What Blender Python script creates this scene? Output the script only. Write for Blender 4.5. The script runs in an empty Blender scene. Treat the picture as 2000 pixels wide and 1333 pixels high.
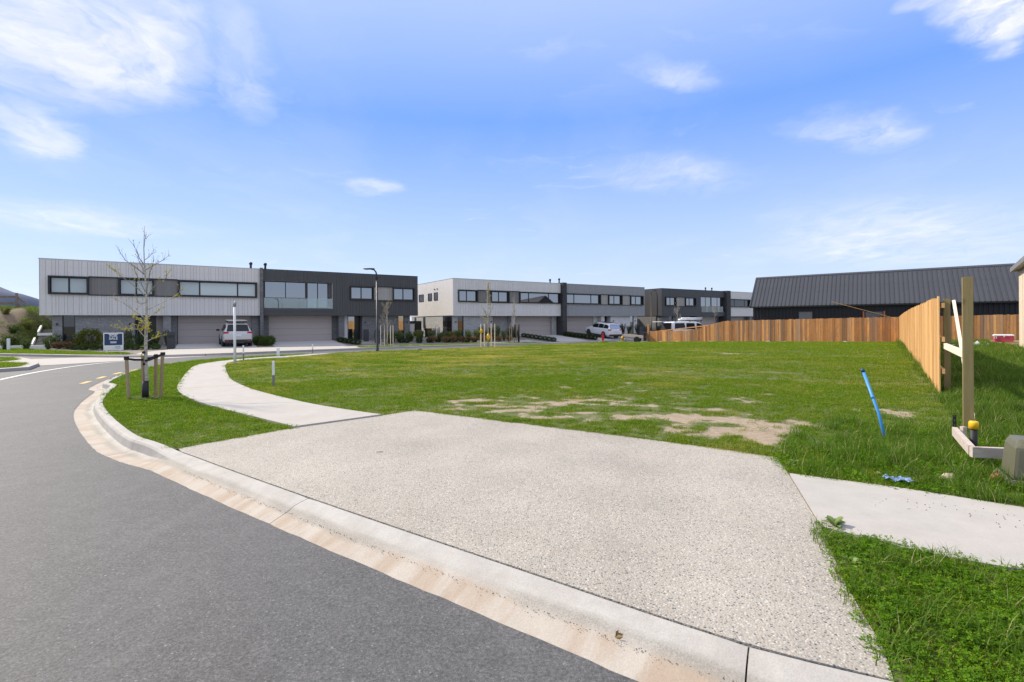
import bpy, bmesh, math, random
import numpy as np
from mathutils import Vector, Matrix, noise as mnoise
from mathutils.geometry import delaunay_2d_cdt

random.seed(7)
rng = np.random.default_rng(11)
S = bpy.context.scene
COL = S.collection
PI = math.pi

# ------------------------------------------------------------------ camera
cam_d = bpy.data.cameras.new('camera')
cam = bpy.data.objects.new('camera', cam_d)
COL.objects.link(cam)
cam.location = (0, 0, 1.5)
cam.rotation_euler = (PI / 2, 0.0073, 0)
cam_d.sensor_width = 36.0
cam_d.lens = 36.0 * 950 / 2000
cam_d.shift_y = -0.018
cam_d.clip_start = 0.05
cam_d.clip_end = 20000
S.camera = cam

# ------------------------------------------------------------------ light
SUN_EL = math.radians(40)
SUN_AZ = math.atan2(-0.86, 0.42)          # measured from +Y towards +X
to_sun = Vector((math.sin(SUN_AZ) * math.cos(SUN_EL), math.cos(SUN_AZ) * math.cos(SUN_EL), math.sin(SUN_EL)))
sl = bpy.data.lights.new('sun', 'SUN')
sl.energy = 3.8
sl.angle = math.radians(3)
sl.color = (1.0, 0.90, 0.74)
sun = bpy.data.objects.new('sun', sl)
sun.rotation_euler = (-to_sun).to_track_quat('-Z', 'Y').to_euler()
sun.location = (0, 0, 30)
COL.objects.link(sun)
S.view_settings.view_transform = 'Standard'
S.view_settings.look = 'None'
S.view_settings.gamma = 1
S.view_settings.exposure = 0.55


class NB:
    """small node-tree builder"""
    def __init__(s, tree):
        s.t = tree
        tree.nodes.clear()

    def n(s, typ, ins=None, **props):
        nd = s.t.nodes.new(typ)
        for k, v in props.items():
            setattr(nd, k, v)
        for k, v in (ins or {}).items():
            sock = nd.inputs[k]
            if hasattr(v, 'is_output') or isinstance(v, bpy.types.NodeSocket):
                s.t.links.new(v, sock)
            else:
                if sock.type == 'RGBA' and len(v) == 3:
                    v = (*v, 1)
                sock.default_value = v
        return nd

    def math(s, op, a, b=0.0, c=0.0, clamp=False):
        nd = s.n('ShaderNodeMath', {0: a, 1: b, 2: c}, operation=op, use_clamp=clamp)
        return nd.outputs[0]

    def vmath(s, op, a, b=(0, 0, 0)):
        nd = s.n('ShaderNodeVectorMath', {0: a, 1: b}, operation=op)
        return nd.outputs['Value' if op in ('LENGTH', 'DOT_PRODUCT', 'DISTANCE') else 'Vector']

    def mix(s, f, a, b, mode='MIX'):
        nd = s.n('ShaderNodeMix', data_type='RGBA', blend_type=mode)
        for i, v in ((0, f), (6, a), (7, b)):
            if isinstance(v, bpy.types.NodeSocket):
                s.t.links.new(v, nd.inputs[i])
            else:
                if i > 0 and len(v) == 3:
                    v = (*v, 1)
                nd.inputs[i].default_value = v
        return nd.outputs[2]

    def rng(s, v, a, b, c=0.0, d=1.0, smooth=False):
        nd = s.n('ShaderNodeMapRange', {0: v, 1: a, 2: b, 3: c, 4: d})
        nd.clamp = True
        if smooth:
            nd.interpolation_type = 'SMOOTHSTEP'
        return nd.outputs[0]

    def noise(s, vec, scale, detail=4, rough=0.55, dist=0.0):
        return s.n('ShaderNodeTexNoise', {'Vector': vec, 'Scale': scale, 'Detail': detail, 'Roughness': rough, 'Distortion': dist}).outputs[0]

    def mapping(s, vec, scale=(1, 1, 1), loc=(0, 0, 0), rot=(0, 0, 0)):
        return s.n('ShaderNodeMapping', {0: vec, 1: loc, 2: rot, 3: scale}).outputs[0]


# ------------------------------------------------------------------ sky
W = bpy.data.worlds.new('World')
S.world = W
W.use_nodes = True
b = NB(W.node_tree)
sky = b.n('ShaderNodeTexSky', sky_type='NISHITA')
sky.sun_disc = False
sky.sun_elevation = SUN_EL
sky.sun_rotation = SUN_AZ
sky.altitude = 400
sky.air_density = 1.0
sky.dust_density = 0.25
sky.ozone_density = 2.2
gen = b.n('ShaderNodeTexCoord').outputs['Generated']
sep = b.n('ShaderNodeSeparateXYZ', {0: gen})
vx, vy, vz = sep.outputs
zz = b.math('MAXIMUM', b.math('ADD', vz, 0.10), 0.02)
p2 = b.n('ShaderNodeCombineXYZ', {0: b.math('DIVIDE', vx, zz), 1: b.math('DIVIDE', vy, zz), 2: 0.0}).outputs[0]
warp = b.n('ShaderNodeTexNoise', {'Vector': p2, 'Scale': 1.6, 'Detail': 5.0, 'Roughness': 0.6}).outputs[1]
pw = b.vmath('ADD', p2, b.vmath('MULTIPLY', b.vmath('SUBTRACT', warp, (0.5, 0.5, 0.5)), (0.55, 0.55, 0)))
streak = b.mapping(pw, (1.0, 0.55, 1), rot=(0, 0, 0.35))
n1 = b.noise(streak, 1.15, 7, 0.56, 0.6)
n2 = b.noise(b.mapping(pw, (0.9, 2.2, 1), loc=(3, 1, 0), rot=(0, 0, -0.3)), 2.0, 7, 0.6, 0.3)


def ell(cx, cy, rx, ry, soft, rot=0.0):
    """soft ellipse in the cloud-layer plane"""
    m = b.n('ShaderNodeMapping', {0: pw, 1: (cx, cy, 0), 2: (0, 0, rot), 3: (rx, ry, 1)}, vector_type='TEXTURE').outputs[0]
    d = b.vmath('LENGTH', m)
    return b.rng(d, 1.0 + soft, 1.0 - soft, 0, 1, True)


# a few cloud banks of the layer (positions in the layer's own plane, also behind the viewer)
banks = [(-1.22, 1.42, 0.40, 0.27, 0.6, -0.6, 0.85), (-1.82, 1.84, 0.24, 0.13, 0.6, -0.7, 0.6), (-0.83, 1.60, 0.10, 0.30, 0.7, 0.4, 0.40),
         (1.27, 1.27, 0.17, 0.13, 0.45, 0.6, 1.5), (1.08, 1.27, 0.06, 0.04, 0.6, 0.6, 1.0), (1.38, 1.95, 0.20, 0.14, 0.6, 0.5, 0.62), (0.55, 1.63, 0.16, 0.07, 0.7, 0.3, 0.5),
         (2.8, 3.5, 1.0, 0.6, 0.7, 0.6, 0.55), (-2.6, 2.8, 0.6, 0.25, 0.7, 0.6, 0.5), (0.78, 2.45, 0.35, 0.2, 0.8, 0.2, 0.45), (-0.75, 2.6, 0.12, 0.1, 0.7, 0.2, 0.6),
         (0.3, -1.9, 2.2, 1.2, 0.5, 0.2, 1.0), (-2.6, -1.2, 1.2, 0.9, 0.6, -0.4, 0.9), (2.8, -0.9, 1.3, 0.9, 0.6, 0.6, 0.9), (0.1, -0.45, 0.6, 0.35, 0.7, 0.2, 0.8),
         (-0.4, -3.8, 1.6, 0.6, 0.6, 0.2, 0.8), (-3.4, 0.6, 0.7, 0.6, 0.6, 0.2, 0.6)]
acc = None
for cx, cy, rx, ry, so, ro, st in banks:
    e = b.math('MULTIPLY', ell(cx, cy, rx, ry, so, ro), st)
    acc = e if acc is None else b.math('MAXIMUM', acc, e)
n3 = b.noise(b.mapping(pw, (1.6, 1.0, 1), loc=(1, 7, 0), rot=(0, 0, 0.6)), 4.2, 8, 0.62, 0.4)
big = b.math('MULTIPLY', acc, b.rng(b.math('ADD', b.math('MULTIPLY', n1, 0.45), b.math('MULTIPLY', n3, 0.55)), 0.36, 0.60, 0.08, 1.0))
wisps = b.rng(n2, 0.56, 0.82, 0, 0.55, True)
veil = b.math('MULTIPLY', b.rng(n1, 0.45, 0.75, 0, 1, True), 0.12)
cover = b.math('MAXIMUM', big, b.math('ADD', b.math('MULTIPLY', wisps, b.rng(b.noise(p2, 0.55, 2), 0.45, 0.62)), veil), clamp=True)
cover = b.math('MINIMUM', cover, 0.96)
grad = b.n('ShaderNodeValToRGB', {0: b.math('MAXIMUM', vz, 0.0)})
for e, (p, c) in zip([grad.color_ramp.elements[0], grad.color_ramp.elements[1], grad.color_ramp.elements.new(.14), grad.color_ramp.elements.new(.36)],
                     ((0.0, (.60, .69, .86)), (1.0, (.07, .21, .70)), (.16, (.44, .58, .93)), (.38, (.17, .35, .93)))):
    e.position = p
    e.color = (*c, 1)
bg1 = b.n('ShaderNodeBackground', {0: sky.outputs[0], 1: 0.075})
bg2 = b.n('ShaderNodeBackground', {0: grad.outputs[0], 1: 0.92})
m1 = b.n('ShaderNodeMixShader', {0: 0.80, 1: bg1.outputs[0], 2: bg2.outputs[0]})
ccol = b.mix(b.rng(b.noise(pw, 2.5, 4), 0.35, 0.65), (0.62, 0.65, 0.69), (0.86, 0.84, 0.81))
bg3 = b.n('ShaderNodeBackground', {0: ccol, 1: 0.95})
m2 = b.n('ShaderNodeMixShader', {0: cover, 1: m1.outputs[0], 2: bg3.outputs[0]})
b.n('ShaderNodeOutputWorld', {0: m2.outputs[0]})


# ------------------------------------------------------------------ materials
def material(name):
    m = bpy.data.materials.new(name)
    m.use_nodes = True
    return m, NB(m.node_tree)


def finish(nb, col, rough=0.8, bump=None, bstr=0.3, bdist=0.01, **kw):
    ins = {'Base Color': col, 'Roughness': rough}
    ins.update(kw)
    p = nb.n('ShaderNodeBsdfPrincipled', ins)
    if bump is not None:
        bn = nb.n('ShaderNodeBump', {'Strength': bstr, 'Distance': bdist, 'Height': bump})
        nb.t.links.new(bn.outputs[0], p.inputs['Normal'])
    nb.n('ShaderNodeOutputMaterial', {0: p.outputs[0]})
    return p


def plain(name, c, rough=0.6, var=0.12, scale=6.0, bstr=0.15, obj_var=0.0, **kw):
    """solid paint/plastic/concrete with a little mottling"""
    m, n = material(name)
    oc = n.n('ShaderNodeTexCoord').outputs['Object']
    nz = n.noise(oc, scale, 6, 0.6)
    f = n.rng(nz, 0.3, 0.7, 1 - var, 1 + var)
    if obj_var:
        oi = n.n('ShaderNodeObjectInfo').outputs['Random']
        f = n.math('MULTIPLY', f, n.rng(oi, 0, 1, 1 - obj_var, 1 + obj_var))
    cmb = n.n('ShaderNodeCombineXYZ', {0: f, 1: f, 2: f}).outputs[0]
    col = n.mix(1.0, (*c, 1), cmb, 'MULTIPLY')
    finish(n, col, rough, n.noise(oc, scale * 8, 3), bstr, 0.004, **kw)
    return m


def geo(n):
    return n.n('ShaderNodeNewGeometry').outputs['Position']


def mk_asphalt():
    m, n = material('asphalt')
    P = geo(n)
    v = n.n('ShaderNodeTexVoronoi', {'Vector': P, 'Scale': 130.0, 'Randomness': 1.0})
    chip = n.n('ShaderNodeSeparateColor', {0: v.outputs['Color']}).outputs[0]
    big = n.noise(P, 0.7, 5, 0.6)
    mid = n.noise(P, 9, 4, 0.6)
    fine = n.noise(P, 170, 2, 0.7)
    c = n.mix(n.rng(chip, 0.0, 1.0), (0.050, 0.049, 0.049), (0.108, 0.106, 0.104))
    c = n.mix(n.rng(chip, 0.982, 0.995), c, (0.20, 0.195, 0.19))
    c = n.mix(n.rng(big, 0.35, 0.70, 0.0, 0.65), c, (0.108, 0.106, 0.104))
    st = n.noise(n.mapping(P, (1.0, 0.28, 1), rot=(0, 0, 0.95)), 2.2, 6, 0.65)
    c = n.mix(n.rng(st, 0.52, 0.72, 0, 0.55), c, (0.122, 0.118, 0.113))
    c = n.mix(n.rng(n.noise(P, 1.6, 6, 0.75, 0.6), 0.60, 0.74, 0, 0.6), c, (0.055, 0.054, 0.053))
    f = n.math('MULTIPLY', n.rng(mid, 0.3, 0.7, 0.86, 1.14), n.math('MULTIPLY', n.rng(fine, 0.3, 0.7, 0.62, 1.38), n.rng(n.noise(P, 52, 4, 0.75), 0.32, 0.68, 0.55, 1.45)))
    c = n.mix(1.0, c, n.n('ShaderNodeCombineXYZ', {0: f, 1: f, 2: f}).outputs[0], 'MULTIPLY')
    h = n.math('ADD', n.math('MULTIPLY', v.outputs['Distance'], 40.0), n.math('MULTIPLY', fine, 1.2))
    finish(n, c, 0.72, n.math('ADD', n.math('MULTIPLY', fine, 1.0), n.math('MULTIPLY', chip, 0.5)), 0.45, 0.003)
    return m


def mk_concrete(name, base, stain=(0.40, 0.33, 0.25), amount=0.25, sc=1.0):
    m, n = material(name)
    P = geo(n)
    big = n.noise(P, 0.9 * sc, 6, 0.62)
    mid = n.noise(P, 5 * sc, 6, 0.6)
    fine = n.noise(P, 130, 3, 0.7)
    f = n.math('MULTIPLY', n.rng(mid, 0.3, 0.7, 0.93, 1.05), n.rng(fine, 0.3, 0.7, 0.92, 1.07))
    c = n.mix(n.rng(big, 0.45, 0.75, 0, amount), base, stain)
    c = n.mix(1.0, c, n.n('ShaderNodeCombineXYZ', {0: f, 1: f, 2: f}).outputs[0], 'MULTIPLY')
    pits = n.rng(n.noise(P, 300, 2), 0.66, 0.72, 0, 0.35)
    c = n.mix(pits, c, (0.2, 0.19, 0.17))
    finish(n, c, 0.85, fine, 0.25, 0.003)
    return m


def mk_kerb():
    m, n = material('kerb_concrete')
    P = geo(n)
    ac = n.n('ShaderNodeAttribute', attribute_name='across').outputs['Fac']
    al = n.n('ShaderNodeAttribute', attribute_name='along').outputs['Fac']
    base = n.mix(n.rng(n.noise(P, 6, 6, 0.6), 0.3, 0.7), (0.36, 0.338, 0.308), (0.455, 0.434, 0.40))
    base = n.mix(n.rng(n.noise(P, 1.4, 6, 0.65), 0.48, 0.72, 0, 0.45), base, (0.36, 0.32, 0.275))
    # rust-coloured runoff in bands across the channel
    v = n.n('ShaderNodeCombineXYZ', {0: al, 1: n.math('MULTIPLY', ac, 0.5), 2: 0.0}).outputs[0]
    bands = n.noise(n.mapping(v, (3.4, 0.8, 1)), 1.0, 3, 0.6, 0.4)
    bands2 = n.noise(n.mapping(v, (11, 1.2, 1)), 1.0, 3, 0.6, 0.3)
    bd = n.math('ADD', n.math('MULTIPLY', bands, 0.6), n.math('MULTIPLY', bands2, 0.4))
    chan = n.math('MULTIPLY', n.rng(ac, 0.40, 0.62, 0, 1, True), n.rng(ac, 1.02, 0.92, 0.75, 1))
    c = n.mix(n.math('MULTIPLY', chan, 0.50), base, (0.45, 0.375, 0.295))
    c = n.mix(n.math('MULTIPLY', chan, n.rng(bd, 0.44, 0.60, 0, 0.62)), c, (0.33, 0.235, 0.155))
    # grit lying in the channel bottom
    gl = n.rng(n.math('ABSOLUTE', n.math('SUBTRACT', ac, n.rng(n.noise(n.mapping(v, (1.1, 0, 1)), 1.0, 2), 0.3, 0.7, 0.42, 0.58))), 0.15, 0.04)
    gm = n.math('MULTIPLY', gl, n.rng(n.noise(n.mapping(v, (0.8, 0, 1), loc=(5, 0, 0)), 1.0, 3), 0.40, 0.52))
    gn = n.rng(n.noise(P, 120, 3, 0.8), 0.42, 0.55)
    c = n.mix(n.math('MULTIPLY', gm, n.math('ADD', n.math('MULTIPLY', gn, 0.7), 0.3)), c, (0.27, 0.25, 0.215))
    sp = n.rng(n.noise(P, 210, 2), 0.67, 0.71, 0, 0.6)
    c = n.mix(sp, c, (0.16, 0.14, 0.12))
    f = n.rng(n.noise(P, 100, 3), 0.3, 0.7, 0.92, 1.08)
    c = n.mix(1.0, c, n.n('ShaderNodeCombineXYZ', {0: f, 1: f, 2: f}).outputs[0], 'MULTIPLY')
    finish(n, c, 0.85, n.noise(P, 120, 3), 0.3, 0.004)
    return m


def mk_aggregate():
    m, n = material('exposed_aggregate')
    P = geo(n)
    wob = n.n('ShaderNodeTexNoise', {'Vector': P, 'Scale': 60.0, 'Detail': 2.0}).outputs[1]
    Pw = n.vmath('ADD', P, n.vmath('MULTIPLY', n.vmath('SUBTRACT', wob, (0.5, 0.5, 0.5)), (0.008, 0.008, 0)))
    v1 = n.n('ShaderNodeTexVoronoi', {'Vector': Pw, 'Scale': 84.0, 'Randomness': 1.0})
    v2 = n.n('ShaderNodeTexVoronoi', {'Vector': Pw, 'Scale': 170.0, 'Randomness': 1.0})
    s1 = n.n('ShaderNodeSeparateColor', {0: v1.outputs['Color']})
    s2 = n.n('ShaderNodeSeparateColor', {0: v2.outputs['Color']})
    r = n.n('ShaderNodeValToRGB', {0: s1.outputs[0]})
    cr = r.color_ramp
    cr.interpolation = 'CONSTANT'
    stops = [(0.0, (0.40, 0.36, 0.295)), (0.18, (0.48, 0.435, 0.365)), (0.38, (0.31, 0.285, 0.24)), (0.52, (0.47, 0.435, 0.375)),
             (0.64, (0.20, 0.187, 0.17)), (0.76, (0.125, 0.12, 0.117)), (0.85, (0.56, 0.525, 0.475)), (0.94, (0.40, 0.28, 0.18)), (0.97, (0.085, 0.085, 0.088))]
    while len(cr.elements) < len(stops):
        cr.elements.new(0.5)
    for e, (p, c) in zip(cr.elements, stops):
        e.position = p
        e.color = (*c, 1)
    cement = n.mix(n.rng(n.noise(P, 1.3, 5), 0.35, 0.65), (0.335, 0.303, 0.255), (0.395, 0.36, 0.306))
    stone = n.rng(v1.outputs['Distance'], 0.50, 0.40)
    keep = n.rng(s1.outputs[1], 0.12, 0.14)
    c = n.mix(n.math('MULTIPLY', stone, keep), cement, r.outputs[0])
    tiny = n.math('MULTIPLY', n.rng(v2.outputs['Distance'], 0.4, 0.3), n.rng(s2.outputs[0], 0.8, 0.82))
    c = n.mix(n.math('MULTIPLY', tiny, 0.75), c, (0.18, 0.17, 0.16))
    big = n.rng(n.noise(P, 0.8, 6, 0.65), 0.3, 0.7, 0.91, 1.07)
    c = n.mix(1.0, c, n.n('ShaderNodeCombineXYZ', {0: big, 1: big, 2: big}).outputs[0], 'MULTIPLY')
    trk = n.noise(n.mapping(P, (1.5, 0.16, 1), rot=(0, 0, -0.62)), 1.5, 5, 0.6)
    c = n.mix(n.rng(trk, 0.58, 0.75, 0, 0.18), c, (0.24, 0.215, 0.18))
    c = n.mix(n.rng(n.noise(P, 3.1, 5, 0.7), 0.68, 0.76, 0, 0.4), c, (0.20, 0.18, 0.15))
    finish(n, c, 0.75, n.math('MULTIPLY', n.math('SUBTRACT', 0.6, v1.outputs['Distance']), keep), 0.6, 0.006)
    return m


def mk_lawn_ground(name='lawn_soil', k=1.0):
    m, n = material(name)
    P = geo(n)
    d = n.n('ShaderNodeAttribute', attribute_name='dirt').outputs['Fac']
    nz = n.noise(P, 14, 6, 0.65)
    fine = n.noise(P, 160, 3, 0.7)
    dirt = n.mix(n.rng(nz, 0.3, 0.7), (0.27, 0.20, 0.13), (0.42, 0.335, 0.24))
    dirt = n.mix(n.rng(fine, 0.52, 0.66, 0, 0.7), dirt, (0.20, 0.16, 0.115))
    vs = n.n('ShaderNodeTexVoronoi', {'Vector': P, 'Scale': 34.0, 'Randomness': 1.0})
    sel = n.n('ShaderNodeSeparateColor', {0: vs.outputs['Color']}).outputs[0]
    dirt = n.mix(n.math('MULTIPLY', n.rng(vs.outputs['Distance'], 0.34, 0.24), n.rng(sel, 0.72, 0.76)), dirt, (0.44, 0.40, 0.34))
    dirt = n.mix(n.rng(n.noise(P, 5, 6, 0.7), 0.52, 0.68, 0, 0.6), dirt, (0.24, 0.20, 0.12))
    gr = n.mix(n.rng(nz, 0.3, 0.7), (0.070, 0.095, 0.020), (0.170, 0.175, 0.060))
    c = n.mix(n.rng(n.math('ADD', d, n.math('MULTIPLY', n.math('SUBTRACT', nz, 0.5), 0.7)), 0.35, 0.6), gr, dirt)
    c = n.mix(1.0, c, (k, k, k, 1), 'MULTIPLY')
    finish(n, c, 0.95, fine, 0.5, 0.02)
    return m


def mk_blade(name, c0, c1, dry):
    m, n = material(name)
    t = n.n('ShaderNodeAttribute', attribute_name='tint', attribute_type='INSTANCER').outputs['Fac']
    r = n.n('ShaderNodeAttribute', attribute_name='rnd').outputs['Fac']
    c = n.mix(n.math('MINIMUM', r, 1.0), c0, c1)
    c = n.mix(n.rng(r, 1.15, 1.25), c, (0.46, 0.38, 0.20))
    c = n.mix(n.rng(n.math('ADD', t, n.math('MULTIPLY', n.math('SUBTRACT', n.math('MINIMUM', r, 1.0), 0.5), 0.5)), 0.35, 1.0), c, dry)
    d = n.n('ShaderNodeBsdfDiffuse', {0: c})
    tr = n.n('ShaderNodeBsdfTranslucent', {0: n.mix(1.0, c, (1.15, 1.25, 0.6), 'MULTIPLY')})
    ms = n.n('ShaderNodeMixShader', {0: 0.45, 1: d.outputs[0], 2: tr.outputs[0]})
    gl = n.n('ShaderNodeBsdfGlossy', {0: (0.5, 0.55, 0.5), 'Roughness': 0.5})
    ms2 = n.n('ShaderNodeMixShader', {0: 0.015, 1: ms.outputs[0], 2: gl.outputs[0]})
    n.n('ShaderNodeOutputMaterial', {0: ms2.outputs[0]})
    return m


def mk_leaf(name, c0, c1, tl=0.3):
    m, n = material(name)
    r = n.n('ShaderNodeAttribute', attribute_name='rnd').outputs['Fac']
    c = n.mix(r, c0, c1)
    d = n.n('ShaderNodeBsdfDiffuse', {0: c})
    tr = n.n('ShaderNodeBsdfTranslucent', {0: c})
    ms = n.n('ShaderNodeMixShader', {0: tl, 1: d.outputs[0], 2: tr.outputs[0]})
    gl = n.n('ShaderNodeBsdfGlossy', {0: (0.7, 0.7, 0.7), 'Roughness': 0.4})
    ms2 = n.n('ShaderNodeMixShader', {0: 0.015, 1: ms.outputs[0], 2: gl.outputs[0]})
    n.n('ShaderNodeOutputMaterial', {0: ms2.outputs[0]})
    return m


def mk_wood(name, c0, c1, knot, var=0.25, rough=0.75, axis=2, weather=None):
    """timber with grain running along a local axis; every piece differs"""
    m, n = material(name)
    oi = n.n('ShaderNodeObjectInfo')
    P = geo(n)
    sh = n.vmath('ADD', P, n.vmath('MULTIPLY', n.n('ShaderNodeCombineXYZ', {0: oi.outputs['Random'], 1: oi.outputs['Random'], 2: oi.outputs['Random']}).outputs[0], (37, 53, 71)))
    sc = [1, 1, 1]
    sc[axis] = 0.07
    g = n.noise(n.mapping(sh, tuple(sc)), 42, 5, 0.6, 0.8)
    lg = n.noise(n.mapping(sh, (1, 1, 0.35)), 3.5, 4, 0.55)
    k = n.n('ShaderNodeTexVoronoi', {'Vector': n.mapping(sh, (1, 1, 0.45) if axis == 2 else (0.45, 1, 1)), 'Scale': 6.0}).outputs['Distance']
    c = n.mix(n.rng(g, 0.3, 0.7), c0, c1)
    c = n.mix(n.rng(k, 0.16, 0.06, 0, 0.75), c, knot)
    c = n.mix(n.rng(lg, 0.45, 0.7, 0, 0.55), c, weather or knot)
    rr = n.math('FRACT', n.math('MULTIPLY', oi.outputs['Random'], 7.31))
    if var > .3:
        c = n.mix(n.rng(rr, 0.72, 0.80, 0, 0.6), c, (0.27, 0.185, 0.125))
        c = n.mix(n.rng(rr, 0.20, 0.12, 0, 0.5), c, (0.70, 0.36, 0.12))
    f = n.rng(oi.outputs['Random'], 0, 1, 1 - var, 1 + var)
    c = n.mix(1.0, c, n.n('ShaderNodeCombineXYZ', {0: f, 1: n.math('POWER', f, 1.15), 2: n.math('POWER', f, 1.25)}).outputs[0], 'MULTIPLY')
    finish(n, c, rough, g, 0.25, 0.004)
    return m


def mk_brick(name, c0, c1, mortar):
    m, n = material(name)
    oc = n.n('ShaderNodeTexCoord').outputs['Object']
    s = n.n('ShaderNodeSeparateXYZ', {0: oc})
    v = n.n('ShaderNodeCombineXYZ', {0: n.math('ADD', s.outputs[0], s.outputs[1]), 1: s.outputs[2], 2: 0.0}).outputs[0]
    br = n.n('ShaderNodeTexBrick', {'Vector': v, 'Color1': c0, 'Color2': c1, 'Mortar': mortar, 'Scale': 1.0, 'Mortar Size': 0.006,
                                    'Mortar Smooth': 0.2, 'Bias': 0.0, 'Brick Width': 0.39, 'Row Height': 0.095})
    nz = n.rng(n.noise(oc, 9, 5, 0.65), 0.3, 0.7, 0.80, 1.2)
    c = n.mix(1.0, br.outputs[0], n.n('ShaderNodeCombineXYZ', {0: nz, 1: nz, 2: nz}).outputs[0], 'MULTIPLY')
    h = n.math('ADD', n.math('MULTIPLY', br.outputs[1], -1.0), n.math('MULTIPLY', n.noise(oc, 40, 4), 0.6))
    finish(n, c, 0.85, h, 0.5, 0.012)
    return m


def mk_glass(name, base, refl=0.30, rough=0.015, fk=0.9):
    m, n = material(name)
    oc = n.n('ShaderNodeTexCoord').outputs['Object']
    oi = n.n('ShaderNodeObjectInfo').outputs['Random']
    bc = n.mix(n.rng(oi, 0.45, 1.0), base, tuple(min(1, v * 1.25 + .012) for v in base))
    d = n.n('ShaderNodeBsdfDiffuse', {0: bc})
    bn = n.n('ShaderNodeBump', {'Strength': 0.05, 'Distance': 0.02, 'Height': n.noise(n.vmath('ADD', oc, n.vmath('MULTIPLY', n.n('ShaderNodeCombineXYZ', {0: oi, 1: oi, 2: oi}).outputs[0], (17, 31, 11))), 1.2, 2)})
    g = n.n('ShaderNodeBsdfGlossy', {0: (0.95, 0.97, 1.0), 'Roughness': rough, 'Normal': bn.outputs[0]})
    fr = n.n('ShaderNodeFresnel', {'IOR': 1.6})
    f = n.math('ADD', n.math('MULTIPLY', fr.outputs[0], fk), refl, clamp=True)
    ms = n.n('ShaderNodeMixShader', {0: f, 1: d.outputs[0], 2: g.outputs[0]})
    n.n('ShaderNodeOutputMaterial', {0: ms.outputs[0]})
    return m


def mk_clear():
    m, n = material('balustrade_glass')
    t = n.n('ShaderNodeBsdfTransparent', {0: (0.84, 0.88, 0.87)})
    g = n.n('ShaderNodeBsdfGlossy', {0: (0.9, 0.95, 0.95), 'Roughness': 0.02})
    fr = n.n('ShaderNodeFresnel', {'IOR': 1.5})
    ms = n.n('ShaderNodeMixShader', {0: n.math('ADD', fr.outputs[0], 0.10, clamp=True), 1: t.outputs[0], 2: g.outputs[0]})
    n.n('ShaderNodeOutputMaterial', {0: ms.outputs[0]})
    return m


M = {}
M['asphalt'] = mk_asphalt()
M['concrete'] = mk_concrete('footpath_concrete', (0.415, 0.390, 0.357), amount=0.4)
M['concrete2'] = mk_concrete('drive_concrete', (0.44, 0.43, 0.42), (0.36, 0.33, 0.30), 0.3)
M['kerb'] = mk_kerb()
M['agg'] = mk_aggregate()
M['lawn'] = mk_lawn_ground()
M['bank'] = mk_lawn_ground('bank_soil', 0.55)
M['blade'] = mk_blade('grass_blade', (0.060, 0.120, 0.004), (0.265, 0.390, 0.014), (0.50, 0.41, 0.13))
M['clover'] = mk_blade('clover_leaf', (0.050, 0.130, 0.006), (0.180, 0.335, 0.014), (0.26, 0.34, 0.03))
M['rough'] = mk_blade('rough_grass', (0.06, 0.14, 0.012), (0.16, 0.23, 0.035), (0.36, 0.32, 0.14))
M['white_paint'] = plain('road_paint_white', (0.74, 0.74, 0.72), 0.7, 0.10, 8)
M['yellow_paint'] = plain('road_paint_yellow', (0.72, 0.46, 0.13), 0.7, 0.15, 8)
M['soil'] = plain('base_ground', (0.16, 0.15, 0.10), 0.95, 0.3, 0.6)
M['mulch'] = plain('garden_mulch', (0.20, 0.175, 0.15), 0.95, 0.45, 12, 0.6)
M['pale_clad'] = plain('pale_grey_cladding', (0.67, 0.645, 0.615), 0.6, 0.05, 3, obj_var=0.03)
M['grey_clad'] = plain('mid_grey_cladding', (0.29, 0.295, 0.30), 0.6, 0.05, 3, obj_var=0.03)
M['dark_clad'] = plain('charcoal_cladding', (0.062, 0.061, 0.063), 0.5, 0.06, 3, obj_var=0.05)
M['brown_panel'] = plain('grey_brown_panel', (0.215, 0.205, 0.195), 0.65, 0.08, 3, obj_var=0.05)
M['pale_panel'] = plain('weathered_pale_panel', (0.36, 0.345, 0.315), 0.65, 0.08, 3, obj_var=0.05)
M['joint_pale'] = plain('grey_joint', (0.26, 0.25, 0.24), 0.8)
M['joint'] = plain('dark_joint', (0.10, 0.10, 0.10), 0.8)
M['black'] = plain('black_aluminium', (0.012, 0.012, 0.013), 0.35, 0.05, 3)
M['brick_grey'] = mk_brick('grey_brick', (0.25, 0.248, 0.245), (0.315, 0.31, 0.305), (0.20, 0.20, 0.20))
M['brick_dark'] = mk_brick('charcoal_brick', (0.140, 0.139, 0.139), (0.185, 0.184, 0.182), (0.115, 0.115, 0.115))
M['brick_pale'] = mk_brick('pale_brick', (0.36, 0.36, 0.355), (0.43, 0.43, 0.42), (0.31, 0.31, 0.31))
M['brick_white'] = mk_brick('white_bagged_brick', (0.62, 0.61, 0.60), (0.68, 0.67, 0.66), (0.57, 0.56, 0.55))
M['block'] = mk_brick('blackened_block', (0.040, 0.040, 0.042), (0.060, 0.060, 0.060), (0.032, 0.032, 0.032))
M['garage'] = plain('taupe_garage_door', (0.43, 0.375, 0.345), 0.55, 0.03, 2, 0.05)
M['glass'] = mk_glass('window_glass', (0.016, 0.017, 0.019), 0.24)
M['dark_glass'] = mk_glass('dark_glass', (0.010, 0.010, 0.011), 0.03)
M['blind'] = mk_glass('glass_with_blind', (0.40, 0.45, 0.43), 0.05)
M['clear'] = mk_clear()
M['beige'] = plain('beige_door', (0.33, 0.29, 0.265), 0.5, 0.04)
M['cap'] = plain('pale_flashing', (0.50, 0.485, 0.46), 0.4, 0.04)
M['roof_dark'] = plain('charcoal_roofing', (0.056, 0.059, 0.073), 0.42, 0.07, 2, 0.05, 0.06, Metallic=0.25)
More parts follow.
